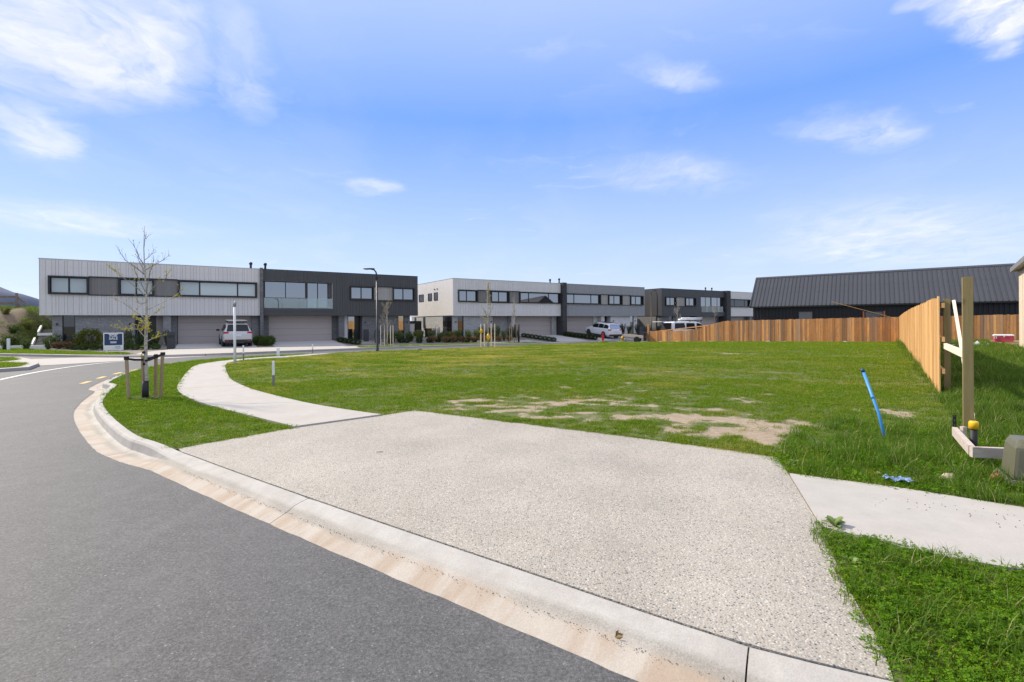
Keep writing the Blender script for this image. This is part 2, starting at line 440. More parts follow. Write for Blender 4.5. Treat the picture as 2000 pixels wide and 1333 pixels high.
M['flat_roof'] = plain('grey_membrane', (0.2, 0.2, 0.2), 0.8)
M['black_wall'] = plain('black_corrugated_wall', (0.010, 0.010, 0.011), 0.5, 0.15, 3)
M['pal_old'] = mk_wood('aged_paling', (0.47, 0.185, 0.052), (0.66, 0.315, 0.105), (0.15, 0.070, 0.035), 0.38, weather=(0.25, 0.165, 0.105))
M['pal_new'] = mk_wood('fresh_paling', (0.58, 0.315, 0.105), (0.74, 0.455, 0.185), (0.36, 0.17, 0.06), 0.14, weather=(0.62, 0.34, 0.13))
M['pine'] = mk_wood('fresh_pine', (0.68, 0.56, 0.42), (0.80, 0.70, 0.57), (0.42, 0.27, 0.15), 0.06, weather=(0.66, 0.53, 0.40))
M['grey_pine'] = mk_wood('weathered_pine', (0.42, 0.34, 0.28), (0.58, 0.50, 0.44), (0.24, 0.15, 0.10), 0.06, axis=0, weather=(0.46, 0.38, 0.33))
M['treated'] = mk_wood('green_treated_pine', (0.215, 0.155, 0.058), (0.31, 0.235, 0.095), (0.12, 0.085, 0.035), 0.12, weather=(0.20, 0.19, 0.08))
M['endgrain'] = mk_wood('orange_end_grain', (0.42, 0.22, 0.08), (0.52, 0.30, 0.12), (0.3, 0.13, 0.05), 0.05)
M['ply'] = mk_wood('ply_cladding', (0.60, 0.50, 0.37), (0.70, 0.60, 0.47), (0.5, 0.38, 0.25), 0.04)
M['deck'] = mk_wood('deck_timber', (0.28, 0.16, 0.10), (0.38, 0.23, 0.15), (0.2, 0.1, 0.06), 0.15, axis=0)
M['stake'] = mk_wood('stake_timber', (0.28, 0.20, 0.105), (0.40, 0.30, 0.17), (0.16, 0.11, 0.06), 0.15)
M['rail'] = plain('grey_rail', (0.20, 0.17, 0.14), 0.8, 0.2)
M['bark'] = plain('pale_bark', (0.42, 0.385, 0.32), 0.85, 0.4, 30, 0.5)
M['bark_dark'] = plain('brown_twig', (0.27, 0.23, 0.19), 0.85, 0.3, 30)
M['leaf_yellow'] = mk_leaf('yellow_leaf', (0.28, 0.30, 0.035), (0.60, 0.46, 0.03))
M['leaf_green'] = mk_leaf('green_leaf', (0.040, 0.075, 0.018), (0.120, 0.175, 0.035))
M['leaf_olive'] = mk_leaf('olive_leaf', (0.085, 0.110, 0.018), (0.200, 0.210, 0.035))
M['leaf_dark'] = mk_leaf('dark_leaf', (0.028, 0.050, 0.018), (0.070, 0.105, 0.036))
M['leaf_brown'] = mk_leaf('tan_tussock', (0.20, 0.12, 0.055), (0.38, 0.27, 0.13))
M['leaf_red'] = mk_leaf('orange_flower', (0.45, 0.12, 0.06), (0.55, 0.25, 0.12))
M['weed'] = mk_leaf('broad_weed', (0.13, 0.21, 0.06), (0.26, 0.34, 0.12))
M['rubber'] = plain('black_rubber', (0.012, 0.012, 0.012), 0.6, 0.1)
M['strap'] = plain('black_webbing', (0.015, 0.015, 0.016), 0.7, 0.1)
M['white'] = plain('white_paint', (0.76, 0.76, 0.75), 0.5, 0.05)
M['navy'] = plain('navy_print', (0.008, 0.035, 0.11), 0.35, 0.04)
M['dark_metal'] = plain('dark_powdercoat', (0.018, 0.018, 0.020), 0.45, 0.08)
M['mailbox'] = plain('charcoal_mailbox', (0.040, 0.041, 0.046), 0.5, 0.08)
M['grey_post'] = plain('galvanised_grey', (0.20, 0.195, 0.185), 0.5, 0.1)
M['car_silver'] = plain('silver_car_paint', (0.50, 0.50, 0.51), 0.3, 0.01, Metallic=0.35, **{'Coat Weight': 0.6})
M['car_white'] = plain('white_car_paint', (0.76, 0.76, 0.77), 0.28, 0.01, **{'Coat Weight': 0.6})
M['car_glass'] = mk_glass('car_glass', (0.010, 0.011, 0.012), 0.0, fk=0.45)
M['red_lens'] = plain('red_lens', (0.45, 0.012, 0.020), 0.2, 0.05)
M['alloy'] = plain('alloy_rim', (0.30, 0.30, 0.31), 0.35, 0.05, Metallic=0.7)
M['plastic_dark'] = plain('dark_plastic', (0.025, 0.025, 0.027), 0.6, 0.08)
M['plate'] = plain('number_plate', (0.68, 0.68, 0.66), 0.5, 0.05)
M['red'] = plain('red_marker', (0.52, 0.010, 0.016), 0.45, 0.05)
M['yellow'] = plain('yellow_plastic', (0.80, 0.46, 0.010), 0.4, 0.04)
M['blue_pipe'] = plain('blue_water_pipe', (0.050, 0.26, 0.58), 0.45, 0.08)
M['blue_bag'] = plain('blue_litter', (0.22, 0.32, 0.62), 0.5, 0.2, 25, 0.5)
M['coral'] = plain('coral_cooler', (0.62, 0.075, 0.12), 0.4, 0.03)
M['pillar_box'] = plain('olive_plastic', (0.120, 0.115, 0.072), 0.45, 0.06)
M['stone'] = plain('pale_stone', (0.42, 0.35, 0.25), 0.85, 0.2, 20, 0.5)
M['stone_dark'] = plain('dark_stone', (0.12, 0.11, 0.10), 0.85, 0.3, 40, 0.5)
M['sheet'] = plain('white_sheet', (0.60, 0.62, 0.64), 0.5, 0.1, 5)
M['haze_blue'] = plain('haze_tinted_rock', (0.050, 0.068, 0.120), 0.95, 0.35, 0.004)  # blue of the distance haze painted into the rock's base colour
M['snow'] = plain('snow', (0.80, 0.82, 0.86), 0.8, 0.05, 0.01)
M['orange'] = plain('orange_plastic', (0.62, 0.17, 0.05), 0.5)


# ------------------------------------------------------------------ mesh helpers
def link(o, parent=None, label=None, cat=None, group=None, kind=None):
    COL.objects.link(o)
    if parent:
        o.parent = parent
    for k, v in (('label', label), ('category', cat), ('group', group), ('kind', kind)):
        if v:
            o[k] = v
    return o


def empty(name, loc=(0, 0, 0), rz=0.0, **kw):
    o = bpy.data.objects.new(name, None)
    o.location = loc
    o.rotation_euler = (0, 0, rz)
    o.empty_display_size = 0.1
    return link(o, **kw)


class MB:
    def __init__(s):
        s.v, s.f, s.mi, s.sm = [], [], [], []

    def add(s, vs, fs, mi=0, smooth=False):
        o = len(s.v)
        s.v += [tuple(p) for p in vs]
        for f in fs:
            s.f.append([i + o for i in f])
            s.mi.append(mi)
            s.sm.append(smooth)
        return s

    def hexa(s, p, mi=0):
        """8 points: bottom loop 0-3, top loop 4-7"""
        return s.add(p, [(3, 2, 1, 0), (4, 5, 6, 7), (0, 1, 5, 4), (1, 2, 6, 5), (2, 3, 7, 6), (3, 0, 4, 7)], mi)

    def box(s, x0, x1, y0, y1, z0, z1, mi=0):
        return s.hexa([(x0, y0, z0), (x1, y0, z0), (x1, y1, z0), (x0, y1, z0), (x0, y0, z1), (x1, y0, z1), (x1, y1, z1), (x0, y1, z1)], mi)

    def beam(s, a, c, w, h, up=(0, 0, 1), mi=0):
        a, c = Vector(a), Vector(c)
        d = (c - a).normalized()
        r = d.cross(Vector(up))
        if r.length < 1e-4:
            r = Vector((1, 0, 0))
        r.normalize()
        u = r.cross(d)
        P = []
        for q in (a, c):
            for i, j in ((-1, -1), (1, -1), (1, 1), (-1, 1)):
                P.append(q + r * (i * w / 2) + u * (j * h / 2))
        return s.add(P, [(3, 2, 1, 0), (4, 5, 6, 7), (0, 1, 5, 4), (1, 2, 6, 5), (2, 3, 7, 6), (3, 0, 4, 7)], mi)

    def tube(s, pts, rad, n=8, mi=0, caps=True, smooth=True):
        pts = [Vector(p) for p in pts]
        if not hasattr(rad, '__len__'):
            rad = [rad] * len(pts)
        V, Fc = [], []
        pr = None
        for i, p in enumerate(pts):
            d = (pts[min(i + 1, len(pts) - 1)] - pts[max(i - 1, 0)])
            if d.length < 1e-9:
                d = Vector((0, 0, 1))
            d.normalize()
            if pr is None:
                r = d.orthogonal().normalized()
            else:
                r = (pr - d * pr.dot(d))
                r = r.normalized() if r.length > 1e-6 else d.orthogonal().normalized()
            pr = r
            q = d.cross(r)
            for k in range(n):
                a = 2 * PI * k / n
                V.append(p + (r * math.cos(a) + q * math.sin(a)) * rad[i])
        for i in range(len(pts) - 1):
            for k in range(n):
                Fc.append((i * n + k, i * n + (k + 1) % n, (i + 1) * n + (k + 1) % n, (i + 1) * n + k))
        s.add(V, Fc, mi, smooth)
        if caps:
            o = len(s.v) - len(V)
            for ring in (range(n - 1, -1, -1), range((len(pts) - 1) * n, len(pts) * n)):
                s.f.append([o + k for k in ring])
                s.mi.append(mi)
                s.sm.append(False)
        return s

    def prism(s, poly, z0, z1, mi=0):
        n = len(poly)
        V = [(x, y, z0) for x, y in poly] + [(x, y, z1) for x, y in poly]
        Fc = [tuple(range(n - 1, -1, -1)), tuple(range(n, 2 * n))]
        Fc += [(i, (i + 1) % n, n + (i + 1) % n, n + i) for i in range(n)]
        return s.add(V, Fc, mi)

    def loft(s, rings, mi=0, smooth=True, caps=True, closed=True):
        n = len(rings[0])
        V = [p for r in rings for p in r]
        Fc = []
        for i in range(len(rings) - 1):
            for k in range(n if closed else n - 1):
                Fc.append((i * n + k, i * n + (k + 1) % n, (i + 1) * n + (k + 1) % n, (i + 1) * n + k))
        if caps:
            Fc.append(tuple(range(n - 1, -1, -1)))
            Fc.append(tuple(range((len(rings) - 1) * n, len(rings) * n)))
        return s.add(V, Fc, mi, smooth)

    def mesh(s, name, mats, bevel=0.0, attrs=None):
        me = bpy.data.meshes.new(name)
        me.from_pydata(s.v, [], s.f)
        for m in (mats if isinstance(mats, (list, tuple)) else [mats]):
            me.materials.append(m)
        me.polygons.foreach_set('material_index', s.mi)
        me.polygons.foreach_set('use_smooth', s.sm)
        me.update()
        bm = bmesh.new()
        bm.from_mesh(me)
        bmesh.ops.recalc_face_normals(bm, faces=bm.faces)
        if bevel:
            es = [e for e in bm.edges if len(e.link_faces) == 2 and e.calc_face_angle(0) > 0.5]
            bmesh.ops.bevel(bm, geom=es, offset=bevel, segments=2, affect='EDGES', profile=0.7, clamp_overlap=True)
        bm.to_mesh(me)
        bm.free()
        return me

    def build(s, name, mats, parent=None, bevel=0.0, loc=None, rot=None, **kw):
        o = bpy.data.objects.new(name, s.mesh(name, mats, bevel))
        if loc:
            o.location = loc
        if rot:
            o.rotation_euler = rot
        return link(o, parent, **kw)


_unit = {}


def piece(name, mat, x0, x1, y0, y1, z0, z1, parent, **kw):
    """a box that shares the unit-cube mesh of its material"""
    if mat.name not in _unit:
        _unit[mat.name] = MB().box(0, 1, 0, 1, 0, 1).mesh('unit_' + mat.name, mat)
    o = bpy.data.objects.new(name, _unit[mat.name])
    o.location = (x0, y0, z0)
    o.scale = (x1 - x0, y1 - y0, z1 - z0)
    return link(o, parent, **kw)


def box(name, mat, x0, x1, y0, y1, z0, z1, parent=None, bevel=0.0, **kw):
    return MB().box(x0, x1, y0, y1, z0, z1).build(name, mat, parent, bevel, **kw)


# ------------------------------------------------------------------ terrain
P0 = Vector((-24.8, 36.2))
U = Vector((0.8383, 0.5452))
Nn = Vector((0.5452, -0.8383))
HANG = math.atan2(U.y, U.x)


def UN(u, n):
    p = P0 + U * u + Nn * n
    return (p.x, p.y)


def un_of(x, y):
    d = Vector((x, y)) - P0
    return d.dot(U), d.dot(Nn)


def G(x, y):
    """street level: falls gently away from the viewer"""
    t = min(max((y - 16) / 30, 0), 1)
    return -0.55 * t * t


def LOT(x, y):
    """front gardens: from the house pads down to the street"""
    u, n = un_of(x, y)
    t = min(max((n - 0.9) / 5.4, 0), 1)
    return 0.07 * (1 - t) + (G(x, y) + 0.10) * t


def inside(poly, x, y):
    poly = np.asarray(poly, float)
    x, y = np.asarray(x, float), np.asarray(y, float)
    r = np.zeros(x.shape, bool)
    xj, yj = poly[-1]
    for xi, yi in poly:
        c = ((yi > y) != (yj > y)) & (x < (xj - xi) * (y - yi) / (yj - yi + 1e-12) + xi)
        r ^= c
        xj, yj = xi, yi
    return r


def densify(poly, step):
    out = []
    n = len(poly)
    for i in range(n):
        a, c = poly[i], poly[(i + 1) % n]
        L = math.hypot(c[0] - a[0], c[1] - a[1])
        k = max(1, int(math.ceil(L / step)))
        for j in range(k):
            t = j / k
            out.append((a[0] + (c[0] - a[0]) * t, a[1] + (c[1] - a[1]) * t))
    return out


def sheet(name, poly, zf, step, mat, thick=0.0, attr=None, fine=None, parent=None, **kw):
    """a surface with this outline, draped on zf; interior points on a grid"""
    bd = densify(poly, step)
    xs = [p[0] for p in poly]
    ys = [p[1] for p in poly]
    pts = []
    gx, gy = np.meshgrid(np.arange(min(xs), max(xs), step), np.arange(min(ys), max(ys), step))
    gx = gx.ravel() + rng.uniform(-0.15, 0.15, gx.size) * step
    gy = gy.ravel() + rng.uniform(-0.15, 0.15, gy.size) * step
    k = inside(bd, gx, gy)
    pts = list(zip(gx[k], gy[k]))
    if fine:
        x0, x1, y0, y1, st = fine
        fx, fy = np.meshgrid(np.arange(x0, x1, st), np.arange(y0, y1, st))
        fx = fx.ravel() + rng.uniform(-0.2, 0.2, fx.size) * st
        fy = fy.ravel() + rng.uniform(-0.2, 0.2, fy.size) * st
        k = inside(bd, fx, fy)
        pts = [p for p in pts if not (x0 < p[0] < x1 and y0 < p[1] < y1)] + list(zip(fx[k], fy[k]))
    vs = [Vector(p) for p in bd] + [Vector(p) for p in pts]
    nb = len(bd)
    V, E_, Fc, *_ = delaunay_2d_cdt(vs, [(i, (i + 1) % nb) for i in range(nb)], [], 1, 1e-5)
    mb = MB()
    v3 = [(p.x, p.y, zf(p.x, p.y)) for p in V]
    mb.add(v3, Fc, 0, True)
    if thick:
        n = len(bd)
        top = [(x, y, zf(x, y)) for x, y in bd]
        bot = [(x, y, zf(x, y) - thick) for x, y in bd]
        mb.add(top + bot, [(i, (i + 1) % n, n + (i + 1) % n, n + i) for i in range(n)], 0, False)
    me = bpy.data.meshes.new(name)
    me.from_pydata(mb.v, [], mb.f)
    me.materials.append(mat)
    me.polygons.foreach_set('use_smooth', mb.sm)
    if attr:
        a = me.attributes.new(attr[0], 'FLOAT', 'POINT')
        arr = np.array(mb.v)
        a.data.foreach_set('value', attr[1](arr[:, 0], arr[:, 1]).astype(np.float32))
    me.update()
    # make sure the sheet faces up
    if me.polygons and sum(p.normal.z * p.area for p in me.polygons) < 0:
        me.flip_normals()
    o = bpy.data.objects.new(name, me)
    return link(o, parent, **kw)


def catmull(pts, per=6):
    P = [Vector(p) for p in pts]
    out = []
    for i in range(len(P) - 1):
        a, b_, c, d = P[max(i - 1, 0)], P[i], P[i + 1], P[min(i + 2, len(P) - 1)]
        for k in range(per):
            t = k / per
            out.append(0.5 * ((2 * b_) + (c - a) * t + (2 * a - 5 * b_ + 4 * c - d) * t * t + (3 * b_ - a - 3 * c + d) * t ** 3))
    out.append(P[-1])
    return [tuple(p) for p in out]


def vnoise(x, y, seed=0):
    """value noise on numpy arrays"""
    x, y = np.asarray(x, float), np.asarray(y, float)
    xi, yi = np.floor(x).astype(np.int64), np.floor(y).astype(np.int64)
    fx, fy = x - xi, y - yi
    fx, fy = fx * fx * (3 - 2 * fx), fy * fy * (3 - 2 * fy)

    def h(a, c):
        v = (a * 374761393 + c * 668265263 + seed * 974711) & 0x7fffffff
        v = ((v ^ (v >> 13)) * 1274126177) & 0x7fffffff
        return ((v ^ (v >> 16)) & 0xffff) / 65535.0
    return (h(xi, yi) * (1 - fx) + h(xi + 1, yi) * fx) * (1 - fy) + (h(xi, yi + 1) * (1 - fx) + h(xi + 1, yi + 1) * fx) * fy


def fbm(x, y, seed=0, o=4):
    r, a, t = 0.0, 1.0, 0.0
    for i in range(o):
        r = r + a * vnoise(x * 2 ** i, y * 2 ** i, seed + i * 17)
        t += a
        a *= 0.5
    return r / t


# ------------------------------------------------------------------ ground, road, kerbs
ST = dict(kind='structure')
sheet('ground', [(-3000, -3000), (3000, -3000), (3000, 3000), (-3000, 3000)], lambda x, y: -0.8, 500, M['soil'], **ST)

KB = catmull([(6.0, .35), (4.2, .95), (2.8, 1.42), (1.95, 1.70), (1.41, 1.91), (1.08, 2.06), (.71, 2.29), (.16, 2.67), (-.7, 3.26), (-1.65, 3.92),
              (-2.69, 4.66), (-3.39, 5.17), (-3.82, 5.47), (-4.22, 5.75), (-4.69, 6.08), (-5.3, 6.63), (-6.13, 7.43), (-7.0, 8.33), (-7.62, 9.06),
              (-8.45, 10.2), (-8.98, 11.0), (-9.30, 11.42), (-9.72, 11.72), (-10.02, 12.15), (-10.5, 12.95), (-11.3, 14.4), (-11.9, 15.9),
              (-12.25, 17.2), (-12.3, 18.6), (-12.0, 20.0), (-11.3, 21.5), (-9.8, 22.9), (-7.9, 24.8), (-5.6, 26.6), (-3.05, 28.9), (0, 32.2),
              (6.7, 39.9), (12, 45.2), (20, 51.5), (32, 59.5)], 5)


def near_i(line, p):
    return min(range(len(line)), key=lambda i: (line[i][0] - p[0]) ** 2 + (line[i][1] - p[1]) ** 2)


def normals(line):
    out = []
    for i in range(len(line)):
        a, c = Vector(line[max(i - 1, 0)]), Vector(line[min(i + 1, len(line) - 1)])
        d = (c - a).normalized()
        out.append(Vector((-d.y, d.x)))          # left of travel: the road side
    return out


KN = normals(KB)
KS = [0.0]
for i in range(1, len(KB)):
    KS.append(KS[-1] + math.hypot(KB[i][0] - KB[i - 1][0], KB[i][1] - KB[i - 1][1]))
s_c0, s_c1 = KS[near_i(KB, (2.2, 1.6))], KS[near_i(KB, (-3.45, 5.22))]


def sstep(a, c, x):
    t = min(max((x - a) / (c - a), 0), 1)
    return t * t * (3 - 2 * t)


def kerb_section(s):
    """[(distance from the back, height)]: dropped at the vehicle crossing, full height elsewhere"""
    low = [(0, .097), (.008, .100), (.07, .090), (.118, .079), (.140, .070), (.160, .057), (.20, .043), (.28, .018), (.34, -.006)]
    full = [(0, .122), (.008, .127), (.07, .127), (.098, .121), (.115, .100), (.132, .012), (.19, -.004), (.30, -.005), (.41, -.006)]
    k = sstep(s_c1, s_c1 + 0.8, s) + sstep(s_c0, s_c0 - 0.8, s)
    return [(a[0] * (1 - k) + c[0] * k, a[1] * (1 - k) + c[1] * k) for a, c in zip(low, full)]


kerb_root = empty('kerb', (0, 0, 0), kind='structure')
joints = sorted([KS[near_i(KB, p)] for p in ((.985, 2.10), (-1.65, 3.92), (-4.45, 5.92), (-7.3, 8.7), (-10.1, 12.3), (-11.9, 15.9), (-11.8, 20.4), (-7.9, 24.8), (-3.05, 28.9), (3, 36), (12, 45.2))])


def kerb_at(s):
    i = min(max(next((k for k in range(len(KS)) if KS[k] >= s), len(KS) - 1), 1), len(KS) - 1)
    t = (s - KS[i - 1]) / (KS[i] - KS[i - 1])
    a, c = Vector(KB[i - 1]), Vector(KB[i])
    n = (KN[i - 1] * (1 - t) + KN[i] * t).normalized()
    return a * (1 - t) + c * t, n


for a, c in zip([0.0] + joints, joints + [KS[-1]]):
    a += .0035
    c -= .0035
    n = max(4, int((c - a) / .12))
    mb = MB()
    rings, ac, al = [], [], []
    for i in range(n + 1):
        s_ = a + (c - a) * i / n
        p, nn = kerb_at(s_)
        sec = kerb_section(s_)
        z = G(p.x, p.y)
        edge = 0.004 if i in (0, n) else 0.0       # arrised ends
        wob = .004 * math.sin(s_ * 9.1) + .003 * math.sin(s_ * 23)
        ring = [(p.x, p.y, z - .12)] + [(p.x + nn.x * (d + (wob if k == len(sec) - 1 else 0)), p.y + nn.y * (d + (wob if k == len(sec) - 1 else 0)), z + h - edge) for k, (d, h) in enumerate(sec)]
        ring.append((p.x + nn.x * sec[-1][0], p.y + nn.y * sec[-1][0], z - .12))
        rings.append(ring)
        ac += [0.0] + [d / sec[-1][0] for d, h in sec] + [1.0]
        al += [s_] * len(ring)
    mb.loft(rings, 0, False, True)
    me = bpy.data.meshes.new('kerb_segment')
    me.from_pydata(mb.v, [], mb.f)
    me.materials.append(M['kerb'])
    me.polygons.foreach_set('use_smooth', mb.sm)
    for nm, arr in (('across', ac), ('along', al)):
        at = me.attributes.new(nm, 'FLOAT', 'POINT')
        at.data.foreach_set('value', np.array(arr, np.float32))
    me.update()
    link(bpy.data.objects.new('kerb_segment', me), kerb_root)

# carriageway: its ragged edge laps a little onto the channel
road_edge = []
s_ = 0.0
while s_ < KS[-1]:
    p, nn = kerb_at(s_)
    w = kerb_section(s_)[-1][0] - .022 + .010 * mnoise.noise(Vector((s_ * 6, 0, 0))) + .009 * mnoise.noise(Vector((s_ * 31, 4, 0)))
    road_edge.append((p.x + nn.x * w, p.y + nn.y * w))
    s_ += .025 if s_ < 13 else .4
sheet('road', road_edge + [(40, 75), (-70, 75), (-70, -14), (14, -14), (9, -0.9)], G, 1.6, M['asphalt'], **ST)
road = bpy.data.objects['road']


def strip(name, pts, w, off, mat, parent=None, zf=G, **kw):
    """a painted or laid band along a line"""
    nr = normals(pts)
    mb = MB()
    L = [(p[0] + q.x * w / 2, p[1] + q.y * w / 2) for p, q in zip(pts, nr)]
    R = [(p[0] - q.x * w / 2, p[1] - q.y * w / 2) for p, q in zip(pts, nr)]
    V = [(x, y, zf(x, y) + off) for x, y in L] + [(x, y, zf(x, y) + off) for x, y in R]
    n = len(pts)
    mb.add(V, [(i, n + i, n + i + 1, i + 1) for i in range(n - 1)])
    return mb.build(name, mat, parent, **kw)


strip('painted_line', catmull([(-11.4, 7.5), (-13.2, 11.6), (-14.35, 13.6), (-15.45, 15.8), (-16.2, 18), (-16.45, 19.6), (-16.3, 20.8)], 5), .11, .005, M['white_paint'], road)
for a, c in (((-11.12, 12.55), (-11.38, 13.10)), ((-11.72, 13.75), (-11.98, 14.30)), ((-12.25, 14.95), (-12.46, 15.5)), ((-12.66, 16.1), (-12.78, 16.65))):
    strip('painted_dash', [a, c], .12, .005, M['yellow_paint'], road)

# far kerb line and the front lots of the terrace houses
FK = [(-60, 40), (-45, 33.2), (-30, 27), (-27.3, 25.9), (-21.3, 23.8), (-18.6, 23.2), (-16.9, 23.1), (-15.2, 24.1), (-13.6, 25.9), (-11.9, 27.9), (-9.3, 30.9),
      (-7.05, 33.5), (-3.95, 37.3), (0, 42.3), (4, 46), (11, 51), (20, 57), (44, 72.6)]
sheet('garden_bed', FK + [UN(82, 0.5), UN(82, -8), UN(-9.5, -8), UN(-9.5, -1), UN(-34, 1)], LOT, 1.3, M['mulch'], thick=.25, **ST)
fk_root = empty('far_kerb', (0, 0, 0), kind='structure')
for a, c in zip(FK[1:-1], FK[2:]):
    k_ = max(1, int(math.hypot(c[0] - a[0], c[1] - a[1]) / 3))
    for i in range(k_):
        p_, q_ = [(a[0] + (c[0] - a[0]) * t, a[1] + (c[1] - a[1]) * t) for t in (i / k_, (i + 1) / k_)]
        MB().beam((p_[0], p_[1], G(*p_) + .03), (q_[0], q_[1], G(*q_) + .03), .34, .17).build('kerb_segment', M['concrete'], fk_root)
off = lambda d: (lambda x, y: LOT(x, y) + d)
sheet('crossing', [(-17.2, 23.2), (-15.15, 24.2), (-13.55, 26.0), (-11.85, 28.0), (-9.5, 30.75), (-10.5, 32.45), (-12.0, 34.6), UN(10.9, 6.2), UN(-.2, 6.35), (-20.6, 28.4), (-19.6, 25.6), (-18.6, 24.0)],
      off(.012), 1.0, M['concrete'], thick=.1, **ST)
sheet('intersection_pad', [(-17.9, 18.3), (-17.2, 19.45), (-16.6, 20.6), (-16.35, 21.4), (-15.0, 23.4), (-14.2, 24.9), (-15.25, 23.95), (-16.9, 23.0), (-19.6, 23.3), (-20.9, 23.4), (-22.3, 22.3), (-20.2, 20.4), (-18.6, 19.0)],
      lambda x, y: G(x, y) + .008, 1.0, M['concrete'], **ST)
sheet('crossing', [(3.4, 45.7), (11, 51.2), (20, 57.2), (24, 59.8), UN(49, 6.3), UN(29.6, 6.3), (1.6, 48.4), (2.3, 46.7)], off(.012), 1.2, M['concrete'], thick=.1, **ST)
sheet('footpath', [(-10.35, 32.55), (-7.65, 35.05), (-4.65, 39.25), (-.65, 43.85), (2.2, 46.75), (1.55, 48.4), (-1.3, 45.7), (-5.4, 41.3), (-8.5, 37.3), (-11.9, 34.55)], off(.014), 1.2, M['concrete'], thick=.1, **ST)
for k, (a0, a1, e0, e1) in enumerate(((-.05, 4.77, -.1, 4.6), (6.0, 10.93, 5.7, 10.7), (30.05, 34.75, 31.2, 34.9), (36.9, 41.2, 36.6, 41.4), (60.6, 65.4, 60.6, 65.4))):
    sheet('house_driveway', [UN(a0, .02), UN(e0, 6.18), UN(e1, 6.18), UN(a1, .02)], off(.03), 0.8, M['concrete2'], thick=.1, **ST)
# raised island at the side street
isl = [(-16.75, 15.9), (-16.5, 16.6), (-17.6, 18.05), (-18.3, 18.8), (-20.2, 20.5), (-22.2, 22.0), (-32, 22.5), (-30, 12), (-18.5, 12.5)]
sheet('traffic_island', isl, lambda x, y: G(x, y) + .11, 1.5, M['concrete'], thick=.2, **ST)

# near footpaths and the pale driveway
PL = [(-2.95, 6.56), (-3.95, 7.35), (-5.0, 8.18), (-5.89, 8.98), (-6.81, 9.96), (-7.57, 10.99), (-8.35, 12.26), (-9.77, 14.66), (-10.75, 16.5), (-11.08, 17.7), (-11.1, 18.8), (-10.95, 19.6), (-10.6, 20.5), (-9.9, 21.6), (-9.4, 22.9)]
PR = [(-1.99, 7.38), (-2.42, 7.65), (-3.43, 8.38), (-4.52, 9.36), (-5.61, 10.44), (-6.9, 12.0), (-7.9, 13.5), (-9.2, 15.6), (-9.95, 16.9), (-10.35, 17.8), (-10.5, 18.6), (-10.42, 19.3), (-10.05, 20.1), (-9.3, 20.9), (-8.6, 23.6)]
PLs, PRs = catmull(PL, 4), catmull(PR, 4)
TOPZ = lambda d: (lambda x, y: G(x, y) + d)
fp = empty('footpath', (0, 0, 0), kind='structure')
cuts = [0, 9, 18, 26, 34, 44, len(PLs) - 1]
for a, c in zip(cuts[:-1], cuts[1:]):
    L, R = PLs[a:c + 1], PRs[a:c + 1]
    d = (Vector(L[-1]) - Vector(L[-2])).normalized() * .016
    if c < len(PLs) - 1:
        L = L[:-1] + [(L[-1][0] - d.x, L[-1][1] - d.y)]
        R = R[:-1] + [(R[-1][0] - d.x, R[-1][1] - d.y)]
    sheet('slab', L + R[::-1], TOPZ(.125), .5, M['concrete'], thick=.1, parent=fp)
DR_R = [(1.47, 1.885), (1.58, 2.09), (1.66, 2.32), (1.78, 2.63), (2.07, 3.27), (2.5, 4.41), (2.7, 4.98)]
DR_T = [(2.7, 4.98), (2.24, 5.33), (1.25, 6.0), (0, 6.81), (-1.57, 7.8)]
DR_L = [(-1.57, 7.8), (-1.99, 7.38), (-2.95, 6.56), (-3.78, 5.50)]
i0, i1 = near_i(KB, (1.41, 1.91)), near_i(KB, (-3.78, 5.44))
drive_poly = DR_R + DR_T[1:] + DR_L[1:] + [(p[0] - KN[i].x * .008, p[1] - KN[i].y * .008) for i, p in list(enumerate(KB))[i0 + 1:i1]][::-1]
sheet('driveway', drive_poly, TOPZ(.103), .5, M['agg'], thick=.1, **ST)
RT = [(2.50, 4.405), (3.19, 4.0), (3.74, 3.57), (5.5, 2.35), (9, -.1)]
RL = [(2.075, 3.265), (2.36, 2.96), (2.59, 2.80), (2.85, 2.66), (4.2, 1.85), (7.6, -.4)]
fp2 = empty('footpath', (0, 0, 0), kind='structure')
sheet('slab', [(p[0] + .006, p[1]) for p in RT] + RL[::-1], TOPZ(.118), .4, M['concrete'], thick=.1, parent=fp2)


# lawns
def dirt_f(x, y):
    # distance beyond the far edge of the driveway
    a, c = np.array(DR_T[0]), np.array(DR_T[-1])
    d = (c - a) / np.linalg.norm(c - a)
    s_ = (x - a[0]) * d[1] - (y - a[1]) * d[0]
    al = (x - a[0]) * d[0] + (y - a[1]) * d[1]
    z1 = np.exp(-((s_ - 1.0) / 1.4) ** 2) * np.clip((al + 1.6) / 1.2, 0, 1) * np.clip((5.6 - al) / 1.0, 0, 1) * (s_ > .10)
    z2 = np.clip((s_ - .3) / 2, 0, 1) * np.exp(-((s_ - 4) / 5.5) ** 2) * np.clip((al + 1.5) / 1.5, 0, 1) * np.clip((8 - al) / 3, 0, 1)
    f = .42 * fbm(x * 1.7 + 3, y * 2.6, 3, 4) + .58 * fbm(x * 4.5, y * 7.5, 77, 4)
    v = f - (0.725 - 0.285 * z1 - 0.16 * z2)
    # single scuffed patches
    for px, py, r in ((5.75, 7.35, .55), (9.5, 21, .9), (4.5, 13.5, .6), (-4.6, 13.5, .5)):
        q = np.hypot(x - px, (y - py) * 1.5) / r
        v = np.maximum(v, .20 * (1 - q) + (f - .55) * 1.3)
    return np.clip(v * 5.0, 0, 1)


